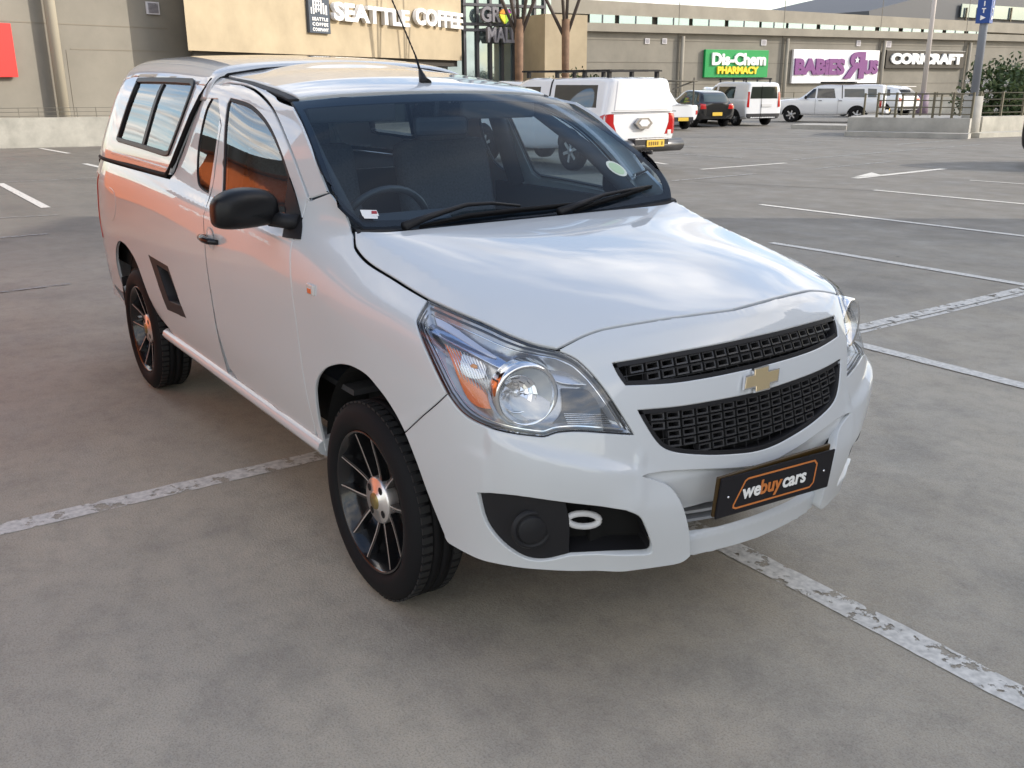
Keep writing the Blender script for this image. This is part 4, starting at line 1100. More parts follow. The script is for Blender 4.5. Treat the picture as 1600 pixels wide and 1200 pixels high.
# stickers on the windscreen
def stick(px, name, m, lift=.002, parent=None):
    q = px2(WS, px, 'front'); return panel(name, [p[:2] for p in q], 'front', WS, m, parent or wsg, off=lift, step=.02, sheet=True)
stick([(562, 328.5), (588, 329), (592, 338), (566, 338.5)], 'sticker', mat('sticker_white', (.75, .75, .74), .5))
stick([(567, 338), (590, 338.5), (590, 342.5), (569, 342)], 'sticker', MATS['sticker_white'])
stick([(580, 330.5), (588, 330.5), (589, 335), (580, 335)], 'sticker_mark', mat('sticker_red', (.35, .02, .03), .5), .003)
cc = [(963+16*math.cos(a)+4*math.sin(a), 264+10.5*math.sin(a)+6*math.cos(a)) for a in [2*math.pi*k/20 for k in range(20)]]
stick(cc, 'licence_disc', mat('disc_pale', (.62, .68, .60), .5))
cc = [(963+12*math.cos(a)+3*math.sin(a), 264+8*math.sin(a)+4.5*math.cos(a)) for a in [2*math.pi*k/20 for k in range(20)]]
stick(cc, 'disc_print', mat('disc_green', (.42, .58, .38), .5), .003)

# wheels
ALLOY = mat('alloy_bare', (.80, .76, .73), .30, .85); RIMB = mat('rim_black', (.010, .010, .011), .22, .1, coat=.6)
def tread_mat():
    m = mat('tyre_tread', (.018, .018, .018), .75); return m
tread_mat()
def wheel(cx, side, twist):
    w = thing('wheel', None, None); w.parent = T; w.location = (cx, 0, 0); w.rotation_euler = (0, 0, 0)
    sg = -1 if side == 0 else 1
    yo = .79; cz = .318
    bm = bmesh.new()
    prof = [(.228, yo-.022), (.236, yo-.012), (.245, yo-.004), (.268, yo-.001), (.288, yo-.005), (.301, yo-.013), (.310, yo-.023), (.3155, yo-.033)]
    for y in (.045, .05, .085, .09, .125, .13): prof.append((.318 if (y in (.045, .085, .09, .125, .13, .05)) else .318, yo-y))
    prof2 = prof[:8]
    for a, b in ((.036, .060), (.066, .092), (.098, .124), (.130, .155)): prof2 += [(.318, yo-a), (.318, yo-b), (.311, yo-b-.001), (.311, yo-b-.005)]
    prof2 += [(.316, yo-.162), (.30, yo-.180), (.27, yo-.186), (.222, yo-.17)]
    lathe(bm, [(r_, sg*h) for r_, h in prof2], 72, 'Y', (0, 0, cz))
    ty = fin('tyre', bm, RUB, w, smooth=True)
    # tread blocks across the shoulders
    bm = bmesh.new()
    for k in range(64):
        a = 2*math.pi*k/64
        for y0, y1 in ((.026, .058), (.132, .158)):
            b = bmesh.new(); box(b, (.3165, sg*(yo-(y0+y1)/2), 0), (.006, y1-y0, .021)); b.transform(Matrix.Translation((0, 0, cz)) @ Matrix.Rotation(a+(.02 if y0 < .1 else 0), 4, 'Y'))
            me = bpy.data.meshes.new('t'); b.to_mesh(me); b.free(); bm.from_mesh(me); bpy.data.meshes.remove(me)
    fin('tread_blocks', bm, MATS['tyre_tread'], ty)
    # moulded lettering on the side wall
    # rim barrel and face
    bm = bmesh.new(); lathe(bm, [(r_, sg*h) for r_, h in [(.2285, yo-.03), (.2305, yo-.016), (.2255, yo-.012), (.221, yo-.018), (.214, yo-.03), (.198, yo-.07), (.195, yo-.14), (.10, yo-.15), (.0, yo-.15)]], 64, 'Y', (0, 0, cz))
    rim = fin('rim', bm, RIMB, w, smooth=True)
    N_ = 10; sp_ = bmesh.new(); fc = bmesh.new()
    for k in range(N_):
        pair = k//2; a = 2*math.pi*(pair/5)+(-.26 if k % 2 == 0 else .26)+twist
        bend = (-.13 if k % 2 == 0 else .13)
        pts = []
        for j in range(9):
            t = j/8; r_ = .052+.165*t; aa = a+bend*(1-t)**1.5*1.6
            pts.append((r_, aa, yo-.052+.030*t**1.3, .0075-.002*t))
        L_ = []; R_ = []
        for r_, aa, y, hw in pts:
            d = Vector((math.cos(aa), 0, math.sin(aa))); tn = Vector((-math.sin(aa), 0, math.cos(aa)))
            c = Vector((0, sg*y, cz))+d*r_; L_.append((c-tn*hw, tn, d)); R_.append(c+tn*hw)
        for i in range(8):
            a1, b1, a2, b2 = L_[i][0], R_[i], L_[i+1][0], R_[i+1]; dn = Vector((0, -sg*.028, 0))
            q = [sp_.verts.new(v) for v in (a1, b1, b2, a2, a1+dn, b1+dn, b2+dn, a2+dn)]
            sp_.faces.new(q[:4]); sp_.faces.new((q[0], q[3], q[7], q[4])); sp_.faces.new((q[1], q[2], q[6], q[5]))
            # machined bright stripe on one edge of the spoke
            e1 = a1.lerp(b1, .62 if k % 2 == 0 else .02); e2 = a1.lerp(b1, .98 if k % 2 == 0 else .38); e3 = a2.lerp(b2, .98 if k % 2 == 0 else .38); e4 = a2.lerp(b2, .62 if k % 2 == 0 else .02)
            up = Vector((0, sg*.0012, 0)); fc.faces.new([fc.verts.new(v+up) for v in (e1, e2, e3, e4)])
    fin('spokes', sp_, RIMB, rim); fin('spoke_face', fc, ALLOY, rim)
    bm = bmesh.new(); lathe(bm, [(.0, sg*(yo-.034)), (.030, sg*(yo-.034)), (.032, sg*(yo-.038)), (.072, sg*(yo-.041)), (.076, sg*(yo-.047)), (.076, sg*(yo-.08))], 40, 'Y', (0, 0, cz)); hub = fin('hub', bm, ALLOY, rim)
    bm = bmesh.new()
    for k in range(4):
        a = math.pi/4+k*math.pi/2+twist; lathe(bm, [(0, sg*(yo-.0385)), (.0125, sg*(yo-.0385))], 16, 'Y', (.053*math.cos(a), 0, cz+.053*math.sin(a)))
    fin('bolt_holes', bm, DARK, hub)
    bm = bmesh.new(); lathe(bm, [(0, sg*(yo-.029)), (.025, sg*(yo-.030)), (.028, sg*(yo-.035))], 24, 'Y', (0, 0, cz)); fin('centre_cap', bm, mat('cap_gold', (.30, .23, .09), .35, .6), hub)
    bm = bmesh.new(); lathe(bm, [(.15, sg*(yo-.13)), (.15, sg*(yo-.125)), (.06, sg*(yo-.12))], 40, 'Y', (0, 0, cz)); fin('brake_disc', bm, mat('brake', (.12, .11, .10), .5, .8), w)
    mwt = Matrix.Translation((0, sg*(yo-.0), cz))
    return w
wheel(-.018, 0, math.radians(99)); wheel(-2.675, 0, math.radians(95)); wheel(-.018, 1, .4); wheel(-2.675, 1, 1.1)
for xx in (-.01, -2.67):
    bm = bmesh.new(); tube(bm, [(xx, -.66, .318), (xx, .66, .318)], .045, 10); fin('axle', bm, mat('axle', (.02, .02, .02), .7), T)
# mud flap behind the rear arch
bm = bmesh.new(); box(bm, (-3.03, -.70, .46), (.012, .14, .16)); fin('mud_flap', bm, BLACK, T)
# ------------------------------------------------------------------ ground and markings
def conc_mat():
    m = bpy.data.materials.new('deck_concrete'); m.use_nodes = True; nt = m.node_tree; b = nt.nodes['Principled BSDF']; N = nt.nodes.new; L = nt.links.new
    tc = N('ShaderNodeTexCoord')
    def nz(sc, det, ro, lo, hi, vec=None, dist=0):
        n = N('ShaderNodeTexNoise'); n.inputs['Scale'].default_value = sc; n.inputs['Detail'].default_value = det; n.inputs['Roughness'].default_value = ro; n.inputs['Distortion'].default_value = dist
        L(vec or tc.outputs['Object'], n.inputs['Vector']); r_ = N('ShaderNodeMapRange'); r_.inputs['From Min'].default_value = lo; r_.inputs['From Max'].default_value = hi; L(n.outputs[0], r_.inputs['Value']); return r_.outputs[0]
    def mix(fac, a, c):
        x = N('ShaderNodeMix'); x.data_type = 'RGBA'
        if isinstance(fac, float): x.inputs[0].default_value = fac
        else: L(fac, x.inputs[0])
        for i, q in ((6, a), (7, c)):
            if isinstance(q, tuple): x.inputs[i].default_value = (*q, 1)
            else: L(q, x.inputs[i])
        return x.outputs[2]
    def mul(a, k):
        x = N('ShaderNodeMath'); x.operation = 'MULTIPLY'; L(a, x.inputs[0])
        if isinstance(k, float): x.inputs[1].default_value = k
        else: L(k, x.inputs[1])
        return x.outputs[0]
    base = mix(nz(.35, 6, .6, .3, .7), (.36, .305, .228), (.57, .50, .39))
    mp = N('ShaderNodeMapping'); mp.inputs['Scale'].default_value = (.5, 2.2, 1); mp.inputs['Rotation'].default_value = (0, 0, -.9); L(tc.outputs['Object'], mp.inputs[0])
    base = mix(mul(nz(1.1, 8, .68, .42, .75, mp.outputs[0], .4), .7), base, (.39, .35, .29))
    base = mix(mul(nz(.8, 5, .6, .50, .68), .6), base, (.13, .121, .108))
    base = mix(mul(nz(9, 6, .7, .45, .75), .42), base, (.14, .13, .115))
    base = mix(mul(nz(55, 5, .75, .40, .8), .6), base, (.50, .46, .39))
    base = mix(mul(nz(170, 3, .7, .47, .75), .6), base, (.11, .105, .095))
    # scattered dark spots
    vo = N('ShaderNodeTexVoronoi'); vo.inputs['Scale'].default_value = 1.25; L(tc.outputs['Object'], vo.inputs['Vector'])
    r1 = N('ShaderNodeMapRange'); r1.inputs['From Min'].default_value = .026; r1.inputs['From Max'].default_value = .018; L(vo.outputs['Distance'], r1.inputs['Value'])
    base = mix(mul(r1.outputs[0], .8), base, (.05, .047, .043))
    # colour darkened with distance, to offset the sun's brightness on the far lot
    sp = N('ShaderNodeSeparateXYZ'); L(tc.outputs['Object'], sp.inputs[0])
    # blend towards the darker grey, by distance ahead of the camera
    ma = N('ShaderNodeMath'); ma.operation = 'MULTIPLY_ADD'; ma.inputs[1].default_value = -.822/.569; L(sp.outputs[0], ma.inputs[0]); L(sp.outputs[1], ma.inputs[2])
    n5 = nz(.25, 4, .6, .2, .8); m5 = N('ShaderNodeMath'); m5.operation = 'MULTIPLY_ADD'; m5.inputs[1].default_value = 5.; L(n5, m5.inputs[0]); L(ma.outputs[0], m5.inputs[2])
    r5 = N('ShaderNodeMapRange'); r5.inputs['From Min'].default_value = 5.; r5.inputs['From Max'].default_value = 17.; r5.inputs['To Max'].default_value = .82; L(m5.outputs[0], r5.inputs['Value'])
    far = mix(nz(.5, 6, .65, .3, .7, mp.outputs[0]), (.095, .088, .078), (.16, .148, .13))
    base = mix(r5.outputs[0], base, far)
    # fine cracks here and there
    vc = N('ShaderNodeTexVoronoi'); vc.feature = 'DISTANCE_TO_EDGE'; vc.inputs['Scale'].default_value = .55; dn = N('ShaderNodeTexNoise'); dn.inputs['Scale'].default_value = 3; dn.inputs['Detail'].default_value = 6
    L(tc.outputs['Object'], dn.inputs['Vector']); va = N('ShaderNodeVectorMath'); va.operation = 'MULTIPLY_ADD'; va.inputs[1].default_value = (.5, .5, 0); L(dn.outputs['Color'], va.inputs[0]); L(tc.outputs['Object'], va.inputs[2]); L(va.outputs[0], vc.inputs['Vector'])
    rc = N('ShaderNodeMapRange'); rc.inputs['From Min'].default_value = .0035; rc.inputs['From Max'].default_value = .0; L(vc.outputs['Distance'], rc.inputs['Value'])
    base = mix(mul(mul(rc.outputs[0], nz(.7, 3, .5, .54, .66)), .15), base, (.06, .055, .05))
    L(base, b.inputs['Base Color'])
    rr = nz(2.5, 6, .6, .3, .7); rm = N('ShaderNodeMapRange'); rm.inputs['To Min'].default_value = .55; rm.inputs['To Max'].default_value = .85; L(rr, rm.inputs['Value']); L(rm.outputs[0], b.inputs['Roughness'])
    bp = N('ShaderNodeBump'); bp.inputs['Strength'].default_value = .5; bp.inputs['Distance'].default_value = .004; L(nz(110, 5, .7, .2, .8), bp.inputs['Height']); L(bp.outputs[0], b.inputs['Normal'])
    return m
def paint_mat(name, wear, col=(.70, .67, .61)):
    m = bpy.data.materials.new(name); m.use_nodes = True; nt = m.node_tree; b = nt.nodes['Principled BSDF']; N = nt.nodes.new; L = nt.links.new
    b.inputs['Roughness'].default_value = .75
    tc = N('ShaderNodeTexCoord'); n = N('ShaderNodeTexNoise'); n.inputs['Scale'].default_value = 13; n.inputs['Detail'].default_value = 10; n.inputs['Roughness'].default_value = .68; L(tc.outputs['Object'], n.inputs['Vector'])
    r_ = N('ShaderNodeValToRGB'); r_.color_ramp.interpolation = 'EASE'; r_.color_ramp.elements[0].position = wear; r_.color_ramp.elements[1].position = wear+.012
    L(n.outputs[0], r_.inputs[0]); L(r_.outputs[0], b.inputs['Alpha'])
    n2 = N('ShaderNodeTexNoise'); n2.inputs['Scale'].default_value = 40; n2.inputs['Detail'].default_value = 5; L(tc.outputs['Object'], n2.inputs['Vector'])
    r2 = N('ShaderNodeValToRGB'); r2.color_ramp.elements[0].position = .3; r2.color_ramp.elements[1].position = .65
    r2.color_ramp.elements[0].color = (*[c*.72 for c in col], 1); r2.color_ramp.elements[1].color = (*[c*1.08 for c in col], 1)
    L(n2.outputs[0], r2.inputs[0]); L(r2.outputs[0], b.inputs['Base Color'])
    return m
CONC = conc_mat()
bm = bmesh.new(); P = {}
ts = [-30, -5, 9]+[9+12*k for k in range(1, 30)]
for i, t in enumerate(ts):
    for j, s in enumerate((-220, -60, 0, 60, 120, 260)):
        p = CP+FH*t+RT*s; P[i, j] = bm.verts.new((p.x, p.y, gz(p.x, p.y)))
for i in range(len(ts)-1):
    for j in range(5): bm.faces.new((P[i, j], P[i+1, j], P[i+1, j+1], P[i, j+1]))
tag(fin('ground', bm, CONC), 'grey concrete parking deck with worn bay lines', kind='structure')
PM = [paint_mat('road_paint_chipped', .432), paint_mat('road_paint', .36), paint_mat('road_paint_faded', .47, (.36, .355, .34))]
def strip(p, q, w, mi, lift=.004):
    p = Vector((p.x, p.y, 0)); q = Vector((q.x, q.y, 0)); d = (q-p).normalized(); n = Vector((-d.y, d.x, 0))*w/2; near = min(p.length, q.length) < 9 and w > .09
    bm = bmesh.new(); k = max(1, int((q-p).length/(.03 if near else 2))); prev = None
    for i in range(k+1):
        c = p.lerp(q, i/k); cur = []
        for s in (-1, 1):
            v = c+n*s*(1+(mnoise(Vector((c.x*9+s*7, c.y*9, 3)))*.10+mnoise(Vector((c.x*40, c.y*40, s*5)))*.06 if near else 0)); cur.append(bm.verts.new((v.x, v.y, gz(v.x, v.y)+lift)))
        if prev: bm.faces.new((prev[0], cur[0], cur[1], prev[1]))
        prev = cur
    return tag(fin('parking_line', bm, PM[mi]), 'painted parking line', kind='structure')
def V2(x, y): return Vector((x, y, 0))
strip(V2(-1.215, -8), V2(-1.215, 5.55), .105, 0, .002)                    # cross line under the pickup
strip(V2(-1.25, 2.9), V2(-1.28, 7.4), .10, 0, .008)
strip(V2(-1.1, .40), V2(6, .38), .105, 0, .0025)
for y, x0, x1, w in ((3.065, -1.15, 8, .10), (5.68, -3.95, 9, .10), (8.2, -6.3, 9, .10), (11.12, -6.6, 9, .10)): strip(V2(x0, y), V2(x1, y), w, 1, .005)
for a, b_, w, mi in (((0, 287), (72, 325), .12, 1), ((0, 372), (75, 366), .08, 2), ((0, 341), (95, 336), .05, 2), ((8, 285), (152, 278), .06, 2), ((63, 232), (108, 240), .12, 1), ((132, 256), (158, 262), .12, 1), ((0, 457), (110, 444), .05, 2),
                  ((1050, 283), (1180, 272), .10, 2), ((1095, 265), (1228, 255), .12, 1), ((1240, 250), (1530, 226), .12, 2), ((1275, 264), (1390, 253), .10, 2), ((1030, 228), (1275, 236), .12, 2), ((1015, 238), (1160, 247), .12, 2), ((1010, 252), (1042, 257), .12, 1),
                  ((1150, 216), (1300, 224), .16, 2), ((1305, 216), (1420, 219), .25, 2), ((1400, 226), (1500, 219), .16, 2), ((1515, 282), (1600, 288), .08, 1), ((1335, 279), (1475, 264), .16, 1), ((1040, 224), (1200, 222), .12, 2)):
    strip(gp(*a), gp(*b_), w, mi, .006)
DM = paint_mat('tyre_rubber_mark', .42, (.13, .12, .105)); nt_ = DM.node_tree; bs_ = nt_.nodes['Principled BSDF']; al_ = bs_.inputs['Alpha'].links[0].from_socket; mu_ = nt_.nodes.new('ShaderNodeMath'); mu_.operation = 'MULTIPLY'; mu_.inputs[1].default_value = .3
nt_.links.new(al_, mu_.inputs[0]); nt_.links.new(mu_.outputs[0], bs_.inputs['Alpha'])
PM.append(DM)
def arc(cx, cy, r_, a0, a1, w=.16):
    bm = bmesh.new(); prev = None
    for k in range(41):
        a = math.radians(a0+(a1-a0)*k/40); cur = []
        for s in (-1, 1): x, y = cx+(r_+s*w/2)*math.cos(a), cy+(r_+s*w/2)*math.sin(a); cur.append(bm.verts.new((x, y, gz(x, y)+.002)))
        if prev: bm.faces.new((prev[0], cur[0], cur[1], prev[1]))
        prev = cur
    tag(fin('tyre_mark', bm, DM), 'faint curved tyre mark on the concrete', kind='structure')
j = strip(gp(1085, 284), gp(1375, 299), .02, 1, .006); j.data.materials[0] = mat('joint', (.03, .03, .03), .9); j.name = 'deck_joint'
# arrow head painted on the lane
bm = bmesh.new(); A = [gp(1335, 277), gp(1362, 270), (gp(1380, 275))]
bm.faces.new([bm.verts.new((p.x, p.y, gz(p.x, p.y)+.009)) for p in A]); tag(fin('lane_arrow', bm, PM[1]), 'white arrow head painted on the lane', kind='structure')

# ------------------------------------------------------------------ planes for the mall fronts
class Wall:
    def __init__(s, px, t, ratio, off=0):
        s.d = (FH+RT*ratio).normalized(); s.n = Vector((s.d.y, -s.d.x, 0))
        ray = ray_of('cam', px/100, 1.25)[1]; s.p = CP+ray*(t/ray.dot(FH))
        if s.n.dot(CP-s.p) < 0: s.n = -s.n
        s.p = s.p+s.n*off; s.p.z = 0
    def hit(s, px, py, off=0):
        o, d = ray_of('cam', px/100, py/100); return o+d*((s.p+s.n*off-o).dot(s.n)/d.dot(s.n))
    def rect(s, x0, y0, x1, y1, off=0):              # board that fills these photo pixels
        a = s.hit(x0, (y0+y1)/2, off); b = s.hit(x1, (y0+y1)/2, off); c = (a+b)/2; xm = (x0+x1)/2
        h = s.hit(xm, y0, off).z-s.hit(xm, y1, off).z; z = (s.hit(xm, y0, off).z+s.hit(xm, y1, off).z)/2
        mw = frame((c.x, c.y, z), s.d); return mw, (b-a).length, h
    def slab(s, bm, x0, x1, z0, z1, th, off=0, mi=0, along=False): # block behind the plane between two pixel columns
        a = s.hit(x0, 125, off); b = s.hit(x1, 125, off); V = []
        dv = -s.n
        if along: dv = (a-CP); dv.z = 0; dv.normalize()
        for p in (a, b, b-s.n*th, a+dv*th):
            V.append((p.x, p.y))
        lo = [bm.verts.new((x, y, z0)) for x, y in V]; hi = [bm.verts.new((x, y, z1)) for x, y in V]
        fs = [bm.faces.new(lo), bm.faces.new(hi[::-1])]+[bm.faces.new((lo[i], hi[i], hi[(i+1) % 4], lo[(i+1) % 4])) for i in range(4)]
        for f in fs: f.material_index = mi
def bbox_m(mw, w, h, th, bm=None, bev=0):
    own = bm is None
    bm = bm or bmesh.new(); vs_ = box(bm, (0, 0, th/2), (w, h, th), bev=bev)
    bmesh.ops.transform(bm, matrix=mw, verts=[v for v in vs_ if v.is_valid]); return bm
WALLM = mat('render_beige', (.225, .208, .175), .85, var=(.35, .16), bump=(30, .1))
WALLD = mat('render_band', (.27, .247, .205), .85, var=(.4, .14))
TAN = mat('render_tan', (.42, .345, .235), .85, var=(.6, .13))
STEEL = mat('grey_steel', (.10, .10, .11), .5, .6)
FW = Wall(1066, 80, 1.92); LW = Wall(90, 30, .77); SW = Wall(300, 32, .448); GW = Wall(722, 50, 1.92); TW = Wall(850, 49, 1.92); UW = Wall(915, 84, 1.465)
zt = FW.hit(1066, 40).z; zb = FW.hit(1066, 52.5).z
bld = thing('shopping_centre', 'long beige shopping centre with shop signs and set back upper storey', 'building', FW.hit(1300, 165))
def sub(name, bm, m, par, **k):
    o = fin(name, bm, m, par, **k); o.matrix_parent_inverse = par.matrix_world.inverted() if par.parent is None else Matrix(); return o
bpy.context.view_layer.update()
inv = Matrix.Translation(-bld.location)
def bpart(name, bm, m, par=None, **k):
    o = fin(name, bm, m, par or bld, **k)
    if par is None: o.matrix_parent_inverse = inv
    return o
bm = bmesh.new(); FW.slab(bm, 905, 2300, -3, zb, 12); bpart('wall', bm, WALLM)
bm = bmesh.new(); FW.slab(bm, 905, 2300, zb, zt, 12.6, off=.45); bpart('parapet', bm, WALLD)
up0 = UW.hit(1000, 41).z; ut = UW.hit(1000, 4).z
bm = bmesh.new(); UW.slab(bm, 700, 2000, 0, ut-1.05, 14, off=-.5); bpart('upper_wall', bm, WALLM)
bm = bmesh.new(); UW.slab(bm, 700, 2000, ut-1.1, ut, 14); bpart('upper_fascia', bm, WALLD)
# ribbon windows of the upper storey
SKYG = mat('sky_glass', (.30, .42, .44), .2, .3)
for i in range(14):
    x0 = [921, 967, 1027, 1082, 1138, 1190, 1232, 1282, 1330, 1375, 1412, 1445, 1480, 1515][i]; x1 = [960, 1018, 1076, 1132, 1186, 1228, 1276, 1326, 1368, 1405, 1440, 1474, 1508, 1540][i]
    a = UW.rect(x0, 24, x1, 39); zz = ut-1.1; h_ = 1.15; mw = a[0].copy(); mw.translation.z = zz-h_/2
    w = fin('upper_window', bbox_m(mw, a[1], h_, .06), SKYG, bld); w.matrix_parent_inverse = inv
    b2 = bmesh.new(); mm = mw @ Matrix.Translation((-.0, 0, .07)); bbox_m(mm, .08, h_, .05, b2); q = fin('mullion', b2, STEEL, w)
for px in (1066, 1228, 1378, 1511):
    a = FW.hit(px-2, 125, .25); b = bmesh.new(); tube(b, [(a.x, a.y, -2), (a.x, a.y, zb-.2)], .16, 10); bpart('downpipe', b, WALLD, smooth=False)
    b = bmesh.new(); m1 = FW.rect(px-9, 60, px-8.4, 150); bbox_m(m1[0], .05, 12, .03, b); bpart('panel_joint', b, mat('joint_dark', (.16, .145, .12), .9))
for y in (70, 100, 130):
    b = bmesh.new(); mw, w, h = FW.rect(930, y, 1800, y+.5); bbox_m(mw, 110, .04, .02, b); bpart('panel_joint', b, MATS['joint_dark'])
VW = mat('vent_white', (.62, .60, .62), .5)
def vent(W_, x0, y0, x1, y1, par, iv):
    mw, w, h = W_.rect(x0, y0, x1, y1, .02); b = bbox_m(mw, w, h, .06); v = fin('vent', b, VW, par)
    if iv is not None: v.matrix_parent_inverse = iv
    b = bmesh.new()
    for k in range(5):
        bbox_m(mw @ Matrix.Translation((0, h*(-.3+.15*k), .06)), w*.7, h*.07, .02, b)
    fin('louvre', b, mat('louvre', (.16, .15, .18), .6), v)
for x in (1011, 1038): vent(FW, x-3.5, 60, x+3.5, 68.5, bld, inv)
vent(FW, 1189, 62, 1197, 71, bld, inv); vent(FW, 1338, 63, 1344, 72, bld, inv); vent(FW, 1384, 64, 1392, 74, bld, inv)

# shop signs
def signboard(name, label, W_, x0, y0, x1, y1, m, th=.25):
    mw, w, h = W_.rect(x0, y0, x1, y1, .05); b = bmesh.new(); box(b, (0, 0, th/2), (w, h, th), bev=.02)
    o = fin(name, b, m); o.matrix_world = mw; return tag(o, label, 'sign'), w, h, th
def stext(o, s, x, y, size, m, th, fw, **k):
    t = text('lettering', s, size, m, o, Matrix.Identity(4), **k); X = [v.co.x for v in t.data.vertices]; q = fw/(max(X)-min(X))
    t.data.transform(Matrix.Translation((x-(max(X)+min(X))/2*q, y, th+.06)) @ Matrix.Diagonal((q, 1, 1, 1))); return t
o, w, h, th = signboard('shop_sign', 'green pharmacy sign with white and yellow lettering on the beige wall', FW, 1098.5, 78, 1197, 121, mat('sign_green', (.0, .28, .065), .4))
stext(o, 'Dis-Chem', w*.02, h*.14, h*.58, mat('letter_white', (.85, .85, .85), .4), th, ext=.08, bold=.05, fw=w*.85)
stext(o, 'PHARMACY', w*.01, -h*.25, h*.34, mat('letter_yellow', (.85, .62, .03), .4), th, ext=.08, bold=.04, fw=w*.65)
o, w, h, th = signboard('shop_sign', 'white baby shop sign with purple cartoon lettering', FW, 1235.5, 78, 1369, 130, mat('sign_white', (.78, .78, .80), .4))
PUR = mat('letter_purple', (.17, .04, .19), .4)
stext(o, 'BABiES', -w*.20, -h*.03, h*.60, PUR, th, ext=.08, bold=.10, fw=w*.57)
stext(o, 'US', w*.40, -h*.03, h*.52, PUR, th, ext=.08, bold=.10, fw=w*.17)
r_ = stext(o, 'R', 0, 0, h*1.08, PUR, th, ext=.09, bold=.11, fw=w*.24)
r_.data.transform(Matrix.Translation((w*.20, -h*.0, 0)) @ Matrix.Diagonal((-1, 1, 1, 1))); r_.data.flip_normals()
b = bmesh.new(); S5 = [((.30 if k % 2 == 0 else .13)*math.cos(math.pi/2+k*math.pi/5)*h*.35, (.30 if k % 2 == 0 else .13)*math.sin(math.pi/2+k*math.pi/5)*h*.35) for k in range(10)]
prism(b, S5, 2, 0, .05); st = fin('star', b, MATS['sign_white'], o); st.location = (w*.215, h*.20, th+.16)
o, w, h, th = signboard('shop_sign', 'black furniture shop sign with white capital lettering', FW, 1381, 79, 1503.5, 107, mat('sign_black', (.012, .012, .014), .35))
stext(o, 'CORICRAFT', w*.005, 0, h*.74, MATS['letter_white'], th, ext=.08, bold=.075, fw=w*.91)

# left wing of the mall: plain wall, downpipe, red banner, vent
lz = 14
lw = thing('mall_side_wall', 'plain beige wall left of the coffee shop, with a tall downpipe and a white vent', 'building', LW.hit(100, 190)); li = Matrix.Translation(-lw.location)
def lpart(name, bm, m, **k):
    o = fin(name, bm, m, lw, **k); o.matrix_parent_inverse = li; return o
b = bmesh.new(); LW.slab(b, -250, 345, -3, 13, 3); lpart('wall', b, WALLM)
a = LW.hit(90, 100, .35); b = bmesh.new(); tube(b, [(a.x, a.y, -1), (a.x, a.y, 13)], .16, 14); lpart('downpipe', b, mat('pipe_paint', (.42, .38, .30), .6))
for (x0, y0, x1, y1) in ((110, 78, 262, 78.8), (110, 78, 110.6, 185), (-100, 36, 262, 36.8)):
    mw, w, h = LW.rect(x0, y0, x1, y1); lpart('panel_joint', bbox_m(mw, w, max(h, .03), .012), mat('joint_line', (.23, .205, .165), .9))
mw, w, h = LW.rect(227.5, 3, 247.5, 22.5, .02); b = bbox_m(mw, w, h, .06); v = fin('vent', b, VW, lw); v.matrix_parent_inverse = li
b = bmesh.new()
for k in range(8): bbox_m(mw @ Matrix.Translation((0, h*(-.35+.1*k), .06)), w*.76, h*.05, .02, b)
fin('louvre', b, MATS['louvre'], v)
mw, w, h = LW.rect(-60, 35, 21, 120.5, .15)
b = bmesh.new(); box(b, (0, 0, 0), (w, h, .12), bev=.01); o = fin('banner', b, mat('banner_red', (.72, .022, .018), .5)); o.matrix_world = mw; tag(o, 'bright red banner on the beige wall at the left edge', 'banner')
# coffee shop box
cs_ = thing('coffee_shop_front', 'sand coloured overhanging shop front with raised white coffee lettering', 'building', SW.hit(500, 130)); ci = Matrix.Translation(-cs_.location)
def cpart(name, bm, m, **k):
    o = fin(name, bm, m, cs_, **k); o.matrix_parent_inverse = ci; return o
cz0 = SW.hit(304, 79).z; b = bmesh.new(); SW.slab(b, 299, 722, cz0, 12, 1.6, along=True); cpart('wall', b, TAN)
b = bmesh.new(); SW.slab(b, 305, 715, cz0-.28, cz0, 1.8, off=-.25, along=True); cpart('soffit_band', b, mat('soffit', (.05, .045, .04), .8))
b = bmesh.new(); SW.slab(b, 315, 700, -3, cz0+1, 1, off=-2.6, along=True); cpart('shop_window', b, mat('shop_dark_glass', (.035, .04, .042), .1, .3))
for px in (500, 560, 620, 665, 690):
    a = SW.hit(px, 125, -2.9); b = bmesh.new(); box(b, (a.x, a.y, 1.5), (.12, .12, 6)); cpart('shop_mullion', b, STEEL)
b = bmesh.new(); SW.slab(b, 690, 714, -3, cz0-.28, .6, off=-1.6); cpart('pier', b, WALLM)
SLT = mat('letter_face', (.88, .87, .86), .45)
for s_, x0, x1, y0, y1, y2, y3 in (('SEATTLE', 519, 638, 8, 37, 14, 41), ('COFFEE', 647, 721, 14.5, 41.5, 21, 46)):
    a = SW.hit(x0, (y0+y1)/2, .15); c = SW.hit(x1, (y2+y3)/2, .15); w = (Vector((a.x, a.y, 0))-Vector((c.x, c.y, 0))).length; h = SW.hit(x0, y0).z-SW.hit(x0, y1).z
    mw = frame(((a.x+c.x)/2, (a.y+c.y)/2, (a.z+c.z)/2), SW.d); t = text('raised_lettering', s_, h*1.30, SLT, cs_, Matrix.Identity(4), .09, .035)
    xs_ = [v.co.x for v in t.data.vertices]; k = w/(max(xs_)-min(xs_)); t.data.transform(Matrix.Diagonal((k, 1, 1, 1))); t.data.transform(mw); t.matrix_parent_inverse = ci
mw, w, h = SW.rect(478.5, -14, 511, 52, .02); b = bmesh.new(); box(b, (0, 0, .06), (w, h, .12), bev=.01); o = fin('logo_sign', b, mat('sign_slate', (.055, .07, .095), .4)); o.matrix_world = mw; tag(o, 'slate coffee company plaque with white tower emblem beside the raised lettering', 'sign')
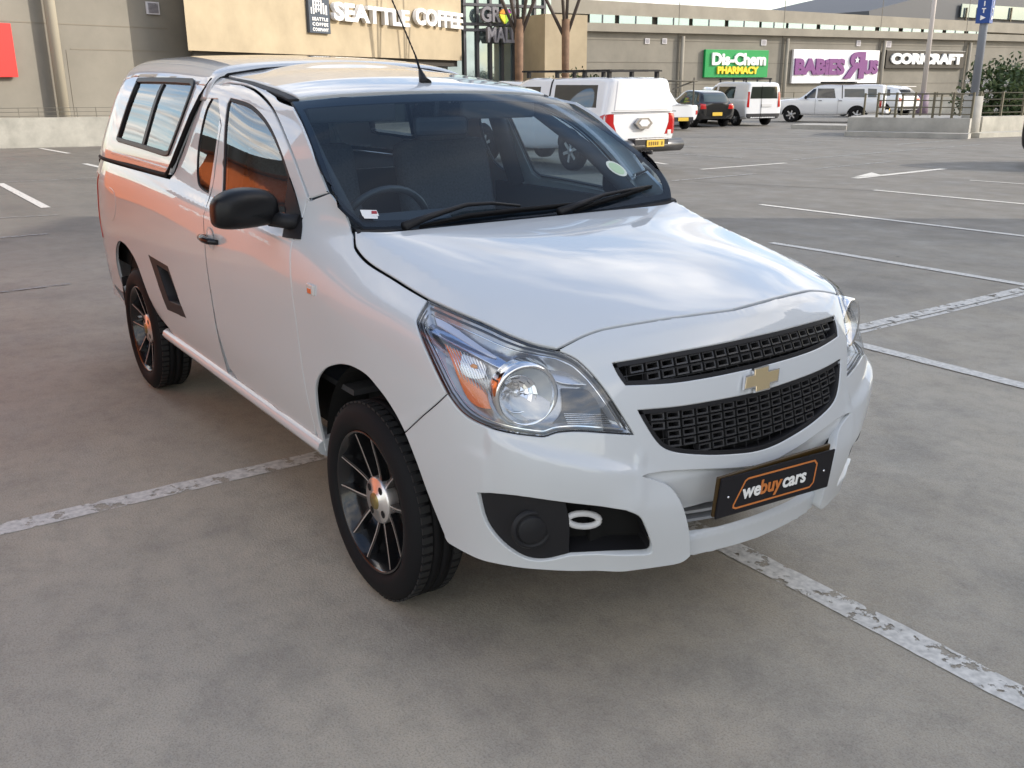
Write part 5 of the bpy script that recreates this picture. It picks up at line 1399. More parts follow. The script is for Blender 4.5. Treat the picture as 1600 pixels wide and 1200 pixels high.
for i, s_ in enumerate(('SEATTLE', 'COFFEE', 'COMPANY')):
    t = text('lettering', s_, .16, SLT, o, Matrix.Translation((0, -h*.17-.185*i, .13)), .005, .006, spacing=1.25); xs_ = [v.co.x for v in t.data.vertices]; k = w*.76/(max(xs_)-min(xs_)); t.data.transform(Matrix.Diagonal((k, 1, 1, 1)))
b = bmesh.new()
for x, y0, y1, ww in ((-.22, -.08, .50, .045), (-.13, -.02, .62, .045), (-.04, .02, .62, .03), (.05, -.06, .62, .05), (.14, -.06, .33, .05), (.235, -.08, .26, .05), (-.30, -.08, .15, .03)): box(b, (x*w/.75, (y0+y1)/2*1.0, .13), (ww*w/.75, y1-y0, .02))
for y in (.1, .24, .38, .52): box(b, (-.08*w/.75, y, .13), (.2*w/.75, .03, .02))
fin('tower_emblem', b, SLT, o)
# glazed entrance
ge = thing('glass_entrance', 'tall glass mall entrance with dark steel frame and three dimensional letters', 'entrance', GW.hit(790, 130)); gi = Matrix.Translation(-ge.location)
def gpart(name, bm, m, **k):
    o = fin(name, bm, m, ge, **k); o.matrix_parent_inverse = gi; return o
b = bmesh.new(); GW.slab(b, 700, 860, .9, 14, .1); gpart('glazing', b, mat('entrance_glass', (.34, .42, .42), .03, .75))
b = bmesh.new(); GW.slab(b, 700, 860, -2, .9, 2, off=.1); gpart('plinth', b, mat('plinth', (.10, .10, .10), .6))
for px in (727, 747, 767, 785, 803, 820, 835, 850):
    a = GW.hit(px, 125, .1); b = bmesh.new(); box(b, (a.x, a.y, 7), (.10, .14, 14)); gpart('mullion', b, STEEL)
for py in (8, 38, 47):
    mw, w, h = GW.rect(722, py, 852, py+1.6, .12); gpart('transom', bbox_m(mw, w, .13, .1), STEEL)
for s_, x0, x1, y0, y1 in (('GR', 750, 781, 11, 37), ('W', 796, 812, 14, 37), ('MALL', 760, 806, 43, 69)):
    mw, w, h = GW.rect(x0, y0, x1, y1, .6); t = text('raised_lettering', s_, h*1.25, mat('letter_grey', (.22, .21, .23), .4), ge, Matrix.Identity(4), .12, .03)
    xs_ = [v.co.x for v in t.data.vertices]; k = w/(max(xs_)-min(xs_)); t.data.transform(Matrix.Diagonal((k, 1, 1, 1))); t.data.transform(mw); t.matrix_parent_inverse = gi
mw, w, h = GW.rect(779, 12, 797, 37, .7); r_ = w/2
for k, (c, pts) in enumerate((((.75, .30, .03), [(-1, .3), (-.6, .85), (-.2, .95), (-.1, .2)]), ((.45, .08, .35), [(-.1, .95), (.5, .9), (.95, .4), (0, .2)]), ((.75, .70, .05), [(-1, .2), (-.1, .1), (0, -.6), (-.1, -1.2), (-.8, -.35)]), ((.35, .62, .05), [(0, .1), (.95, .3), (.8, -.4), (.0, -1.2)]))):
    b = bmesh.new(); prism(b, [(x*r_, y*r_) for x, y in pts], 2, 0, .15); o = gpart('petal', b, mat('petal%d' % k, c, .4)); o.data.transform(mw)
blk = bmesh.new(); TW.slab(blk, 851, 916, -3, TW.hit(880, 22.5).z, 4); o = fin('entrance_pier', blk, TAN); tag(o, 'sand coloured block right of the glass entrance, behind a rusty steel column', 'building')
def tree_column(x0, y0, x1, y1, t, r_, label, fan):
    o_, d_ = ray_of('cam', x0/100, y0/100); n = t/d_.dot(FH); a = CP+d_*n; o_, d_ = ray_of('cam', x1/100, y1/100); c = CP+d_*(t/d_.dot(FH)); c2 = Vector((c.x, c.y, gz(c.x, c.y)))
    T_ = thing('steel_tree_column', label, 'column', c2, 0, 'branching rust coloured columns by the entrance'); iv = Matrix.Translation(-c2)
    b = bmesh.new(); base = c2+(c-a)*.0; tube(b, [base, a], [r_*.85, r_*1.05], 12); o = fin('trunk', b, mat('rust', (.17, .10, .06), .75, var=(3, .35)), T_, smooth=True); o.matrix_parent_inverse = iv
    for dx, dy in fan:
        b = bmesh.new(); e = a+RT*dx+Vector((0, 0, 3.4))+FH*dy; tube(b, [a+Vector((0, 0, -.7))+RT*dx*.03, e], [.075, .06], 8); q = fin('branch', b, mat('branch', (.09, .07, .06), .7), T_, smooth=True); q.matrix_parent_inverse = iv
tree_column(811, 30, 811, 118, 42, .18, 'branching rust coloured column in front of the glass entrance', [(-1.9, .3), (-.9, -.6), (-.2, .5), (.8, -.4), (1.7, .3)])
tree_column(884, 30, 884, 109, 44, .17, 'branching rust coloured column in front of the sand coloured block', [(-2.2, .2), (-.4, -.5), (.2, .6), (1.5, .2)])
# grey hall far behind
HB = Wall(1358, 150, 1.6)
b = bmesh.new(); Pp = [HB.hit(x, y) for x, y in ((1358, 60), (1358, 17), (1430, -2), (1560, -34), (1900, -60), (1900, 60))]
f0 = [b.verts.new(p) for p in Pp]; f1 = [b.verts.new(p-HB.n*30) for p in Pp]; n = len(Pp); b.faces.new(f0); b.faces.new(f1[::-1])
for i in range(n): b.faces.new((f0[i], f0[(i+1) % n], f1[(i+1) % n], f1[i]))
hb_ = tag(fin('grey_hall', b, mat('hall_grey', (.09, .095, .105), .6)), 'dark grey hall with sloping roof behind the shopping centre', 'building')
mw, w, h = HB.rect(1500, 12, 1700, 32, .3); fin('window_band', bbox_m(mw, w, h, .2), mat('hall_glass', (.20, .26, .28), .1, .5), hb_)
for x in (1508, 1528, 1578): mw, w, h = HB.rect(x, 12, x+1.5, 34, .6); fin('window_mullion', bbox_m(mw, w, h, .2), GLOSSB, hb_)

# ------------------------------------------------------------------ concrete edges, railings, poles
PAR = mat('parapet_concrete', (.47, .45, .39), .85, var=(1.6, .22), bump=(25, .2))
KERB = mat('kerb_concrete', (.40, .385, .35), .85, var=(2, .18))
def wall_run(name, p, q, hgt, th, m, label, cat, kind=None, away=None):
    p = p.copy(); q = q.copy(); d = (q-p); d.z = 0; d.normalize(); n = Vector((-d.y, d.x, 0))
    if n.dot(CP-p) > 0: n = -n
    b = bmesh.new(); V = []
    for k, (c, z) in enumerate(((p, p.z), (q, q.z))):
        V.append([b.verts.new((c.x, c.y, z-.6)), b.verts.new((c.x, c.y, z+hgt)), b.verts.new((c.x+n.x*th, c.y+n.y*th, z+hgt)), b.verts.new((c.x+n.x*th, c.y+n.y*th, z-.6))])
    b.faces.new(V[0]); b.faces.new(V[1][::-1])
    for i in range(4): b.faces.new((V[0][i], V[0][(i+1) % 4], V[1][(i+1) % 4], V[1][i]))
    o = fin(name, b, m); tag(o, label, cat); return o, n, d
def railing(p, q, n, hgt, count, rails, label, mp=.035, mr=.018, base=0, col=None):
    M_ = col or mat('rail_paint', (.14, .125, .085), .6); o = thing('railing', label, 'railing', p); iv = Matrix.Translation(-p)
    for k in range(n):
        c = p.lerp(q, k/(n-1)); b = bmesh.new(); box(b, (c.x, c.y, c.z+base+hgt/2), (mp*2, mp*1.4, hgt)); r_ = fin('post', b, M_, o); r_.matrix_parent_inverse = iv
    for k in range(rails):
        z = base+hgt*(.95-.8*k/max(1, rails-1)) if rails > 1 else base+hgt*.95; b = bmesh.new(); tube(b, [p+Vector((0, 0, z)), q+Vector((0, 0, z))], mr, 6); r_ = fin('rail', b, M_, o); r_.matrix_parent_inverse = iv
    return o
pL, qL = gp(-260, 238), gp(480, 221)
hL = .80
w_, nn, dd = wall_run('parapet_wall', pL, qL, hL, .25, PAR, 'weathered cream concrete parapet along the left edge of the deck', 'parapet')
railing(pL+nn*.12+Vector((0, 0, hL)), qL+nn*.12+Vector((0, 0, hL)), 26, .27, 0, 3, 'thin metal railing on top of the weathered concrete parapet', .012, .008, col=mat('rail_grey', (.17, .16, .13), .6))
# right-hand planter wall and ramp
pR, qR = gp(1322, 211.5), gp(1512, 215.5)
w_, nR, dR = wall_run('planter_wall', pR, qR, .60, 2.6, KERB, 'low grey concrete planter wall running left from the concrete pole base', 'wall')
k_, _, _ = wall_run('kerb', gp(1319, 213), gp(1512, 217.5), .16, .5, KERB, 'row of kerb stones at the foot of the grey planter wall', 'kerb')
tp = pR+Vector((0, 0, .60)); tq = qR+Vector((0, 0, .60))
railing(tp+nR*.15+dR*.9, tq+nR*.15, 6, .80, 0, 4, 'olive metal railing on the near edge of the grey planter wall', .034, .020)
railing(tp+nR*2.3, tq+nR*2.3, 7, .75, 0, 1, 'olive metal railing on the far edge of the grey planter wall', .03, .014)
wall_run('kerb', gp(1235, 201), gp(1322, 203), .16, 1.6, KERB, 'short low traffic island kerb in front of the double cab pickup', 'kerb')
p2, q2 = gp(1532, 212.5), gp(1780, 203)
wall_run('planter_wall', p2, q2, .62, .4, PAR, 'sunlit cream planter wall to the right of the sign pole', 'wall'); wall_run('kerb', gp(1530, 215.5), gp(1790, 206), .15, .5, PAR, 'sunlit kerb stones under the cream planter wall', 'kerb')
rr_ = (q2-p2).cross(Vector((0, 0, 1))).normalized()
if rr_.dot(CP-p2) > 0: rr_ = -rr_
railing(p2+Vector((0, 0, .62))+rr_*.2, q2+Vector((0, 0, .62))+rr_*.2, 9, .80, 0, 4, 'dark metal railing in front of the bushes on the cream planter wall', .036, .022)
pf, qf = fr(sx(1040, 66), 66), fr(sx(1512, 66), 66)
w_, nf, df = wall_run('far_parapet', pf, qf, 1.0, .3, PAR, 'long low cream concrete wall in front of the shop signs', 'parapet')
railing(pf+Vector((0, 0, 1.0))+nf*.1, qf+Vector((0, 0, 1.0))+nf*.1, 22, .35, 0, 1, 'row of short posts on the long far concrete wall', .03, .012)
# sign pole with EXIT blade
bp_ = gp(1513, 214)
sp_ = thing('exit_sign_pole', 'grey steel pole with blue exit blade standing on a round concrete base', 'sign pole', bp_); si = Matrix.Translation(-bp_)
def spart(name, b, m, **k): o = fin(name, b, m, sp_, **k); o.matrix_parent_inverse = si; return o
b = bmesh.new(); tube(b, [bp_+Vector((0, 0, -.2)), bp_+Vector((0, 0, 1.28))], [.30, .285], 28); spart('concrete_base', b, KERB, smooth=False)
b = bmesh.new(); tube(b, [bp_+Vector((0, 0, 1.25)), bp_+Vector((0, 0, 6))], .125, 14); spart('pole', b, mat('pole_grey', (.22, .24, .28), .5))
b = bmesh.new()
tp_ = bp_; zs0 = CP.z+(125-43)/FPX*30.5; BL = mat('exit_blue', (.012, .06, .27), .4)
mwA = frame((tp_.x, tp_.y, zs0+1.0)+(0,) if False else (tp_.x, tp_.y, zs0+1.0), RT*.9+FH*.42)
b = bmesh.new(); box(b, (0, 0, 0), (.001, .001, .001)); b.free()
tri_ = []; c0_ = Vector((tp_.x, tp_.y, 0)); R_ = RT.copy(); A_ = c0_-R_*.27+FH*.02; B_ = c0_-FH*.30+R_*.02; C__ = c0_+R_*.27+FH*.02; D_ = c0_+FH*.2
b = bmesh.new(); lo = [b.verts.new((p.x, p.y, zs0)) for p in (A_, B_, C__, D_)]; hi = [b.verts.new((p.x, p.y, zs0+2.6)) for p in (A_, B_, C__, D_)]
b.faces.new(lo); b.faces.new(hi[::-1])
for i in range(4): b.faces.new((lo[i], lo[(i+1) % 4], hi[(i+1) % 4], hi[i]))
bl = spart('sign_blade', b, BL)
for P_, Q_ in ((A_, B_), (B_, C__)):
    m_ = (P_+Q_)/2
    for i, ch in enumerate('\u25b6TIXE'):
        z = zs0+.16+.205*i
        nrm = (Q_-P_).cross(Vector((0, 0, 1))).normalized()
        mw = frame((m_.x+nrm.x*.01, m_.y+nrm.y*.01, z), Q_-P_)
        if i == 0:
            b = bmesh.new(); prism(b, [(-.075, -.075), (.09, 0), (-.075, .075)], 2, 0, .01); o = fin('arrow', b, SLT, bl); o.data.transform(mw)
        else: o = text('lettering', ch, .19, SLT, bl, mw, .005, .008)
# thin lamp pole
lp = gp(1443, 178); lp = fr(sx(1443, 62), 62); o = thing('lamp_pole', 'slim pale lamp pole with thick sleeve, standing behind the railing', 'lamp pole', lp); iv = Matrix.Translation(-lp)
b = bmesh.new(); tube(b, [lp+Vector((0, 0, 1.2)), lp+Vector((0, 0, 12))], [.16, .10], 10); q = fin('shaft', b, mat('pole_pale', (.55, .50, .47), .5), o, smooth=True); q.matrix_parent_inverse = iv
b = bmesh.new(); tube(b, [lp, lp+Vector((0, 0, 1.3))], [.42, .36], 16); q = fin('sleeve', b, mat('sleeve', (.20, .15, .20), .6), o, smooth=True); q.matrix_parent_inverse = iv

# bushes
LEAF = [mat('leaf_dark', (.028, .05, .016), .6), mat('leaf_mid', (.06, .095, .03), .6), mat('leaf_pale', (.12, .15, .06), .6)]
def bush(name, label, c, rx, ry, rz, n, ls, flowers=0, cat='bush', stems=8):
    o = thing(name, label, cat, c); b = bmesh.new(); rnd = random.Random(int(c.x*10)); clumps = [(Vector((rnd.uniform(-1, 1), rnd.uniform(-1, 1), rnd.uniform(.15, 1))), rnd.uniform(.25, .5)) for _ in range(16)]
    for i in range(n):
        cc, cr_ = rnd.choice(clumps); p = cc+Vector((rnd.gauss(0, 1), rnd.gauss(0, 1), rnd.gauss(0, 1)))*cr_*.55
        if p.z < .02: p.z = abs(p.z)
        p = Vector((p.x*rx, p.y*ry, p.z*rz)); d = Vector((rnd.gauss(0, 1), rnd.gauss(0, 1), rnd.gauss(.4, .8))).normalized(); s = d.orthogonal().normalized()*ls*.22; e = p+d*ls
        f = b.faces.new([b.verts.new(v) for v in (p, (p+e)/2+s, e, (p+e)/2-s)]); f.material_index = rnd.choice((0, 0, 1, 1, 2))
    fin('foliage', b, LEAF, o)
    b = bmesh.new()
    for i in range(stems): e = clumps[i % 16][0]; tube(b, [(0, 0, 0), (e.x*rx*.4, e.y*ry*.4, e.z*rz*.5), (e.x*rx*.8, e.y*ry*.8, e.z*rz*.9)], [.03, .02, .01], 5)
    fin('stems', b, mat('stem', (.09, .07, .045), .8), o)
    if flowers:
        b = bmesh.new()
        for i in range(flowers):
            p = Vector((rnd.uniform(-1, 1)*rx, -abs(rnd.uniform(.3, 1))*ry, rnd.uniform(.1, .9)*rz)); 
            for k in range(5):
                a = k*1.257; f = b.faces.new([b.verts.new(p), b.verts.new(p+Vector((math.cos(a), 0, math.sin(a)))*.09), b.verts.new(p+Vector((math.cos(a+.8), -.02, math.sin(a+.8)))*.09)])
        fin('flowers', b, mat('petal_white', (.75, .72, .70), .6), o)
bush('oleander_bush', 'flowering oleander with white blossoms just right of the sign pole', fr(sx(1552, 36.5), 36.5)+Vector((0, 0, .55)), 1.0, .8, 1.45, 2000, .20, 40)
bush('dense_bush', 'dense dark green bush behind the railing at the right edge', fr(sx(1594, 36.5), 36.5)+Vector((0, 0, .5)), 1.0, .9, 1.15, 3800, .20)
bush('dense_bush', 'low leafy bush between the oleander and the dense dark bush', fr(sx(1573, 36), 36)+Vector((0, 0, .5)), .8, .8, 1.0, 2200, .20)
bush('dense_bush', 'dark bush beyond the right frame edge behind the railing', fr(sx(1645, 37), 37)+Vector((0, 0, .5)), 1.2, 1, 1.2, 2200, .20)
bush('planter_shrub', 'small shrub at the foot of the rusty column beside the sand coloured block', Vector((*TW.hit(905, 110, 2)[:2], .9)), .8, .7, .75, 900, .18)
bush('planter_shrub', 'small shrub seen above the roof rack of the white pickup with black rack', Vector((*TW.hit(935, 112, 4)[:2], .8)), .9, .7, .55, 800, .16)
# ------------------------------------------------------------------ other vehicles
def simple_wheel(parent, x, y, r_, w=.2, sg=1, rimc=None):
    b = bmesh.new(); lathe(b, [(r_*.62, sg*.0), (r_*.68, sg*.012), (r_*.93, sg*.012), (r_, -sg*.02), (r_, -sg*(w-.02)), (r_*.93, -sg*w), (r_*.6, -sg*w)], 28, 'Y', (x, y, r_))
    t = fin('wheel', b, RUB, parent, smooth=True)
    b = bmesh.new(); lathe(b, [(r_*.62, 0), (r_*.60, -sg*.03), (r_*.58, -sg*.08), (0, -sg*.08)], 28, 'Y', (x, y, r_)); rim = fin('rim', b, mat('rim_dark', (.04, .04, .045), .4, .5), t)
    b = bmesh.new()
    for k in range(6):
        a = k*math.pi/3+.3; m = Matrix.Translation((x, y-sg*.018, r_)) @ Matrix.Rotation(a, 4, 'Y'); vs_ = box(b, (r_*.33, 0, 0), (r_*.56, .02, r_*.17)); bmesh.ops.transform(b, matrix=m, verts=vs_)
    lathe(b, [(0, -sg*.005), (r_*.18, -sg*.008), (r_*.2, -sg*.03)], 16, 'Y', (x, y, r_)); fin('spokes', b, rimc or mat('alloy_grey', (.45, .45, .46), .3, .8), rim)
def vehicle(name, label, cat, loc, rz, paint, st, side_win, rear_win=None, front_win=None, wheels=(0, 2.6), wr=.32, track=.86, extra=None, group=None, gl=None, lamps=True, plate=(.75, .70, .60), bumper=None, arch=1.22, scale=1):
    """st: stations (x, half width low, half width belt, z bottom, z belt, half width top, z top); x runs backwards from the nose."""
    T_ = thing(name, label, cat, (0, 0, 0), 0, group); V = []; F_ = []
    for x, w0, w1, z0, zb_, wt, zt_ in st:
        V += [(x, w0*.90, z0), (x, w0, z0+.10), (x, w1, z0+(zb_-z0)*.55), (x, w1*.985, zb_-.05), (x, w1*.95, zb_), (x, (w1*.95+wt)/2+.01, (zb_+zt_)/2), (x, wt, zt_-.05), (x, wt*.80, zt_), (x, 0, zt_+.012)]
    n = 9
    for i in range(len(st)-1):
        for k in range(n-1): F_.append((i*n+k, (i+1)*n+k, (i+1)*n+k+1, i*n+k+1))
    for b0, fl in ((0, 0), ((len(st)-1)*n, 1)):          # close the ends with a centre column
        mid = []
        x = V[b0][0]
        for k in range(n-1): mid.append(len(V)); V.append((x+(.03 if fl == 0 else -.03)*0, 0, V[b0+k][2]))
        for k in range(n-2): q = (b0+k, b0+k+1, mid[k+1], mid[k]); F_.append(q if fl == 0 else q[::-1])
        k = n-2; q = (b0+k, b0+k+1, mid[k]); F_.append(q if fl == 0 else q[::-1])
    V, F_ = mirror_cage(V, F_); S = Surf(*subsurf(V, F_, 2, fit=2))
    me = bpy.data.meshes.new('body'); me.from_pydata([tuple(v) for v in S.v], [], S.f)
    for p in me.polygons: p.use_smooth = True
    link('body', me, paint, T_)
    G = gl or mat('car_glass', (.012, .016, .022), .03, 0, 1)
    def P(nm, poly, space, m, off=.006, **k): return panel(nm, poly, space, S, m, T_, off=off, step=.06, **k)
    for sw_ in side_win: P('side_window', sw_, 'side', G); P('side_window', sw_, 'sideL', G)
    if rear_win: P('rear_window', rear_win, 'rear', G)
    if front_win: P('windscreen', front_win, 'front', G)
    for x in wheels:
        for sp, sg in (('side', -1), ('sideL', 1)):
            A = [(-x+wr*arch*math.cos(a), wr+wr*arch*math.sin(a)) for a in [math.pi*k/14 for k in range(15)]]
            A = [(a, max(b_, st[len(st)//2][3]+.02)) for a, b_ in A]
            P('wheel_arch', A, sp, DARK, .003); simple_wheel(T_, -x, sg*track, wr, .2, sg)
    if extra: extra(T_, S, P)
    T_.location = loc; T_.rotation_euler.z = rz; T_.scale = (scale,)*3
    return T_
_ro = ray_of
def ray_of(space, a, b):
    if space == 'rear': return Vector((-12, a, b)), Vector((1, 0, 0))
    return _ro(space, a, b)
_t2 = to2
def to2(space, p): return (p.y, p.z) if space == 'rear' else _t2(space, p)
RED = mat('tail_lamp_red', (.42, .012, .012), .15, coat=1); YEL = mat('plate_yellow', (.75, .50, .06), .5)
CW = mat('car_white', (.74, .75, .77), .25, coat=1); CBK = mat('car_black', (.012, .012, .013), .12, coat=1)
BUMPG = mat('bumper_grey', (.05, .05, .055), .35, .4)
# big double cab with canopy and roof rack (nearest of the parked cars)
hx = [(-.0, .70, .74, .45, .92, .60, .98), (-.10, .80, .86, .38, .98, .70, 1.03), (-.9, .86, .91, .36, 1.08, .74, 1.13), (-1.35, .87, .92, .36, 1.12, .74, 1.18), (-2.05, .87, .92, .36, 1.14, .66, 1.74), (-2.8, .87, .92, .36, 1.14, .68, 1.78), (-3.35, .87, .92, .40, 1.14, .70, 1.78), (-4.2, .87, .92, .46, 1.14, .72, 1.80), (-4.95, .86, .91, .50, 1.14, .72, 1.80), (-5.22, .84, .88, .52, 1.13, .66, 1.76)]
def hil(T_, S, P):
    P('tailgate', [(-.80, .60), (.80, .60), (.80, 1.10), (-.80, 1.10)], 'rear', CW, .008)
    for sg in (-1, 1):
        P('tail_lamp', [(sg*.62, .72), (sg*.90, .72), (sg*.90, 1.12), (sg*.72, 1.13), (sg*.72, .95)], 'rear', RED, .012)
        P('tail_lamp_wrap', [(-5.18, .72), (-4.80, .74), (-5.0, 1.05), (-5.17, 1.12)], 'side' if sg < 0 else 'sideL', RED, .010)
        P('reverse_lamp', [(sg*.70, .70), (sg*.80, .70), (sg*.80, .80), (sg*.70, .80)], 'rear', mat('reverse', (.7, .68, .66), .2), .018)
    P('cab_gap', [(-3.30, 1.16), (-3.34, 1.16), (-3.28, 1.76), (-3.24, 1.76)], 'side', DARK, .012); P('cab_gap', [(-3.30, 1.16), (-3.34, 1.16), (-3.28, 1.76), (-3.24, 1.76)], 'sideL', DARK, .012)
    P('canopy_door', [(-.70, 1.19), (.70, 1.19), (.62, 1.74), (-.62, 1.74)], 'rear', CW, .010)
    b = bmesh.new(); tube(b, [(-5.26, -.92, .50), (-5.42, -.86, .52), (-5.44, -.40, .52), (-5.44, .40, .52), (-5.42, .86, .52), (-5.26, .92, .50)], [.11, .125, .125, .125, .125, .11], 10); bb = fin('rear_bumper', b, mat('bumper_steel', (.12, .12, .125), .3, .8), T_, smooth=True)
    b = bmesh.new(); box(b, (-5.45, 0, .60), (.22, .90, .14), bev=.02); fin('bumper_step', b, BUMPG, bb)
    b = bmesh.new(); box(b, (-5.575, -.08, .57), (.012, .46, .13), bev=.004); pl = fin('number_plate', b, YEL, T_)
    b = bmesh.new()
    for k in range(7):
        if k != 5: box(b, (-5.583, -.08+.17-.056*k, .57), (.004, .034, .07), bev=.001)
    fin('plate_characters', b, mat('plate_ink', (.22, .13, .03), .6), pl)
    b = bmesh.new(); tube(b, [(-5.55, .12, .40), (-5.66, .12, .40), (-5.68, .12, .45)], .03, 8); box(b, (-5.5, .12, .40), (.12, .3, .08)); fin('tow_bar', b, BUMPG, T_)
    b = bmesh.new(); box(b, (-4.75, .60, .34), (.02, .26, .30)); fin('mud_flap', b, mat('flap_white', (.5, .5, .5), .6), T_)
    b = bmesh.new()
    hexa = [(.20*math.cos(math.pi*k/3), .12*math.sin(math.pi*k/3)) for k in range(6)]
    prism(b, [(x*1.12, z+.94) for x, z in hexa], 0, -5.32, -5.24); hd = fin('tailgate_handle', b, mat('handle_silver', (.35, .35, .36), .2, .9), T_)
    b = bmesh.new(); prism(b, [(x*.72, z*.6+.95) for x, z in hexa], 0, -5.33, -5.322); fin('handle_grip', b, CW, hd)
    b = bmesh.new()
    for y in (-.62, -.31, 0, .31, .62): box(b, (-3.55, y, 1.93), (2.9, .06, .035))
    for x in (-2.15, -2.6, -3.1, -3.6, -4.1, -4.6, -5.0): box(b, (x, 0, 1.925), (.07, 1.36, .03))
    rk = fin('roof_rack', b, BLACK, T_)
    for x in (-2.3, -3.3, -4.2, -4.95):
        for y in (-.62, .62): b = bmesh.new(); box(b, (x, y, 1.86), (.08, .06, .13)); fin('rack_foot', b, BLACK, rk)
    b = bmesh.new(); box(b, (-5.262, 0, 1.155), (.01, 1.6, .012)); box(b, (-4.3, -.925, 1.155), (1.85, .01, .012)); fin('canopy_seam', b, DARK, T_)
hilW = [[(-1.50, 1.17), (-2.05, 1.17), (-2.05, 1.60), (-1.92, 1.60)], [(-2.13, 1.17), (-3.02, 1.17), (-2.90, 1.62), (-2.13, 1.62)], [(-3.48, 1.24), (-4.86, 1.24), (-4.80, 1.66), (-3.42, 1.66)]]
W = gp(1004, 236)
hl = vehicle('double_cab_pickup', 'white double cab pickup with white canopy and black roof rack, seen from behind', 'pickup truck', (0, 0, 0), 0, CW, hx, hilW, wheels=(.95, 4.1), wr=.38, track=.90, extra=hil, arch=1.2)
def put(o, px, py, t, rz, lx, ly=0, s=1):           # stand object so that its local point (lx, ly) is at pixel column px, t metres away
    p = fr(sx(px, t), t); c, s_ = math.cos(rz), math.sin(rz)
    x = p.x-(c*lx-s_*ly)*s; y = p.y-(s_*lx+c*ly)*s
    o.location = (x, y, gz(p.x, p.y)); o.rotation_euler.z = rz; o.scale = (s,)*3
# rear faces +X (towards the sun): body nose points to -X, so turn by 180 degrees
put(hl, 1006, 0, 18.4, math.pi, -5.3, 0, .95)
# black hatchback
hb_st = [(0, .62, .66, .30, .66, .45, .70), (-.12, .76, .80, .26, .76, .55, .80), (-.85, .80, .84, .22, .90, .62, .95), (-1.2, .80, .84, .22, .93, .64, 1.0), (-1.95, .80, .84, .22, .94, .58, 1.43), (-2.6, .80, .84, .22, .95, .60, 1.46), (-3.35, .80, .84, .24, .96, .58, 1.40), (-3.62, .79, .83, .28, .95, .56, 1.16), (-3.80, .74, .78, .34, .90, .50, .98)]
def hatch(T_, S, P):
    for sg in (-1, 1): P('tail_lamp', [(sg*.52, .74), (sg*.78, .74), (sg*.78, .95), (sg*.55, .93)], 'rear', RED, .01)
    b = bmesh.new(); box(b, (-3.845, 0, .54), (.02, .46, .14), bev=.004); fin('number_plate', b, YEL, T_)
hw_ = [[(-1.55, .98), (-2.30, .98), (-2.30, 1.34), (-1.98, 1.34)], [(-2.38, .98), (-3.02, .99), (-3.02, 1.34), (-2.38, 1.36)], [(-3.09, 1.0), (-3.38, 1.02), (-3.28, 1.28), (-3.09, 1.32)]]
hrw = [(-.58, 1.02), (.58, 1.02), (.50, 1.34), (-.50, 1.34)]
hat = vehicle('hatchback', 'black hatchback parked between the small pickup and the white van', 'car', (0, 0, 0), 0, CBK, hb_st, hw_, hrw, wheels=(.72, 3.15), wr=.30, track=.82, extra=hatch, gl=mat('hatch_glass', (.05, .07, .07), .04, 0, 1))
put(hat, 1122, 0, 41, math.radians(165), -3.8, 0, 1.0)
# white van with side window
vn = [(0, .66, .70, .32, .74, .5, .80), (-.12, .80, .84, .26, .86, .6, .92), (-.75, .84, .88, .22, 1.02, .66, 1.08), (-1.05, .84, .88, .22, 1.08, .68, 1.18), (-1.75, .84, .89, .22, 1.10, .70, 1.74), (-2.6, .84, .89, .24, 1.10, .72, 1.82), (-3.6, .84, .89, .26, 1.10, .73, 1.82), (-4.25, .84, .89, .30, 1.10, .72, 1.79), (-4.38, .82, .86, .34, 1.08, .68, 1.72)]
def van(T_, S, P):
    for sg in (-1, 1): P('tail_lamp', [(sg*.74, .78), (sg*.86, .80), (sg*.82, 1.42), (sg*.74, 1.42)], 'rear', RED, .014)
    P('rear_trim', [(-.84, .34), (.84, .34), (.86, .52), (-.86, .52)], 'rear', BUMPG, .012); P('lower_trim', [(-4.3, .30), (-3.5, .30), (-3.6, .55), (-4.3, .85)], 'side', BUMPG, .008)
    b = bmesh.new(); box(b, (-4.405, -.15, .86), (.02, .52, .12), bev=.004); fin('number_plate', b, mat('plate_silver', (.6, .6, .6), .4), T_); box_ = bmesh.new(); box(box_, (-4.40, .12, 1.0), (.012, .012, 1.3)); fin('door_gap', box_, DARK, T_)
    b = bmesh.new(); [tube(b, [(-2.0, y, 1.95), (-4.0, y, 1.95)], .025, 6) for y in (-.62, .62)]
    for x in (-2.0, -3.0, -3.9): box(b, (x, 0, 1.93), (.05, 1.4, .04)); box(b, (x, -.62, 1.86), (.06, .05, .14)); box(b, (x, .62, 1.86), (.06, .05, .14))
    fin('roof_bars', b, BLACK, T_); b = bmesh.new(); box(b, (-3.3, -.91, 1.06), (1.3, .012, .03)); fin('slide_rail', b, DARK, T_)
vnw = [[(-1.20, 1.16), (-2.0, 1.14), (-2.0, 1.62), (-1.66, 1.62)], [(-2.16, 1.14), (-3.40, 1.14), (-3.40, 1.62), (-2.16, 1.62)]]
v = vehicle('panel_van', 'white van with roof bars and tinted side window, next to the black hatchback', 'van', (0, 0, 0), 0, CW, vn, vnw, [(-.70, 1.14), (.70, 1.14), (.64, 1.62), (-.64, 1.62)], wheels=(.85, 3.55), wr=.32, track=.86, extra=van, gl=mat('van_glass', (.03, .035, .03), .03, 0, 1))
put(v, 1194, 0, 42.5, math.radians(168), -4.38, 0, 1.0)
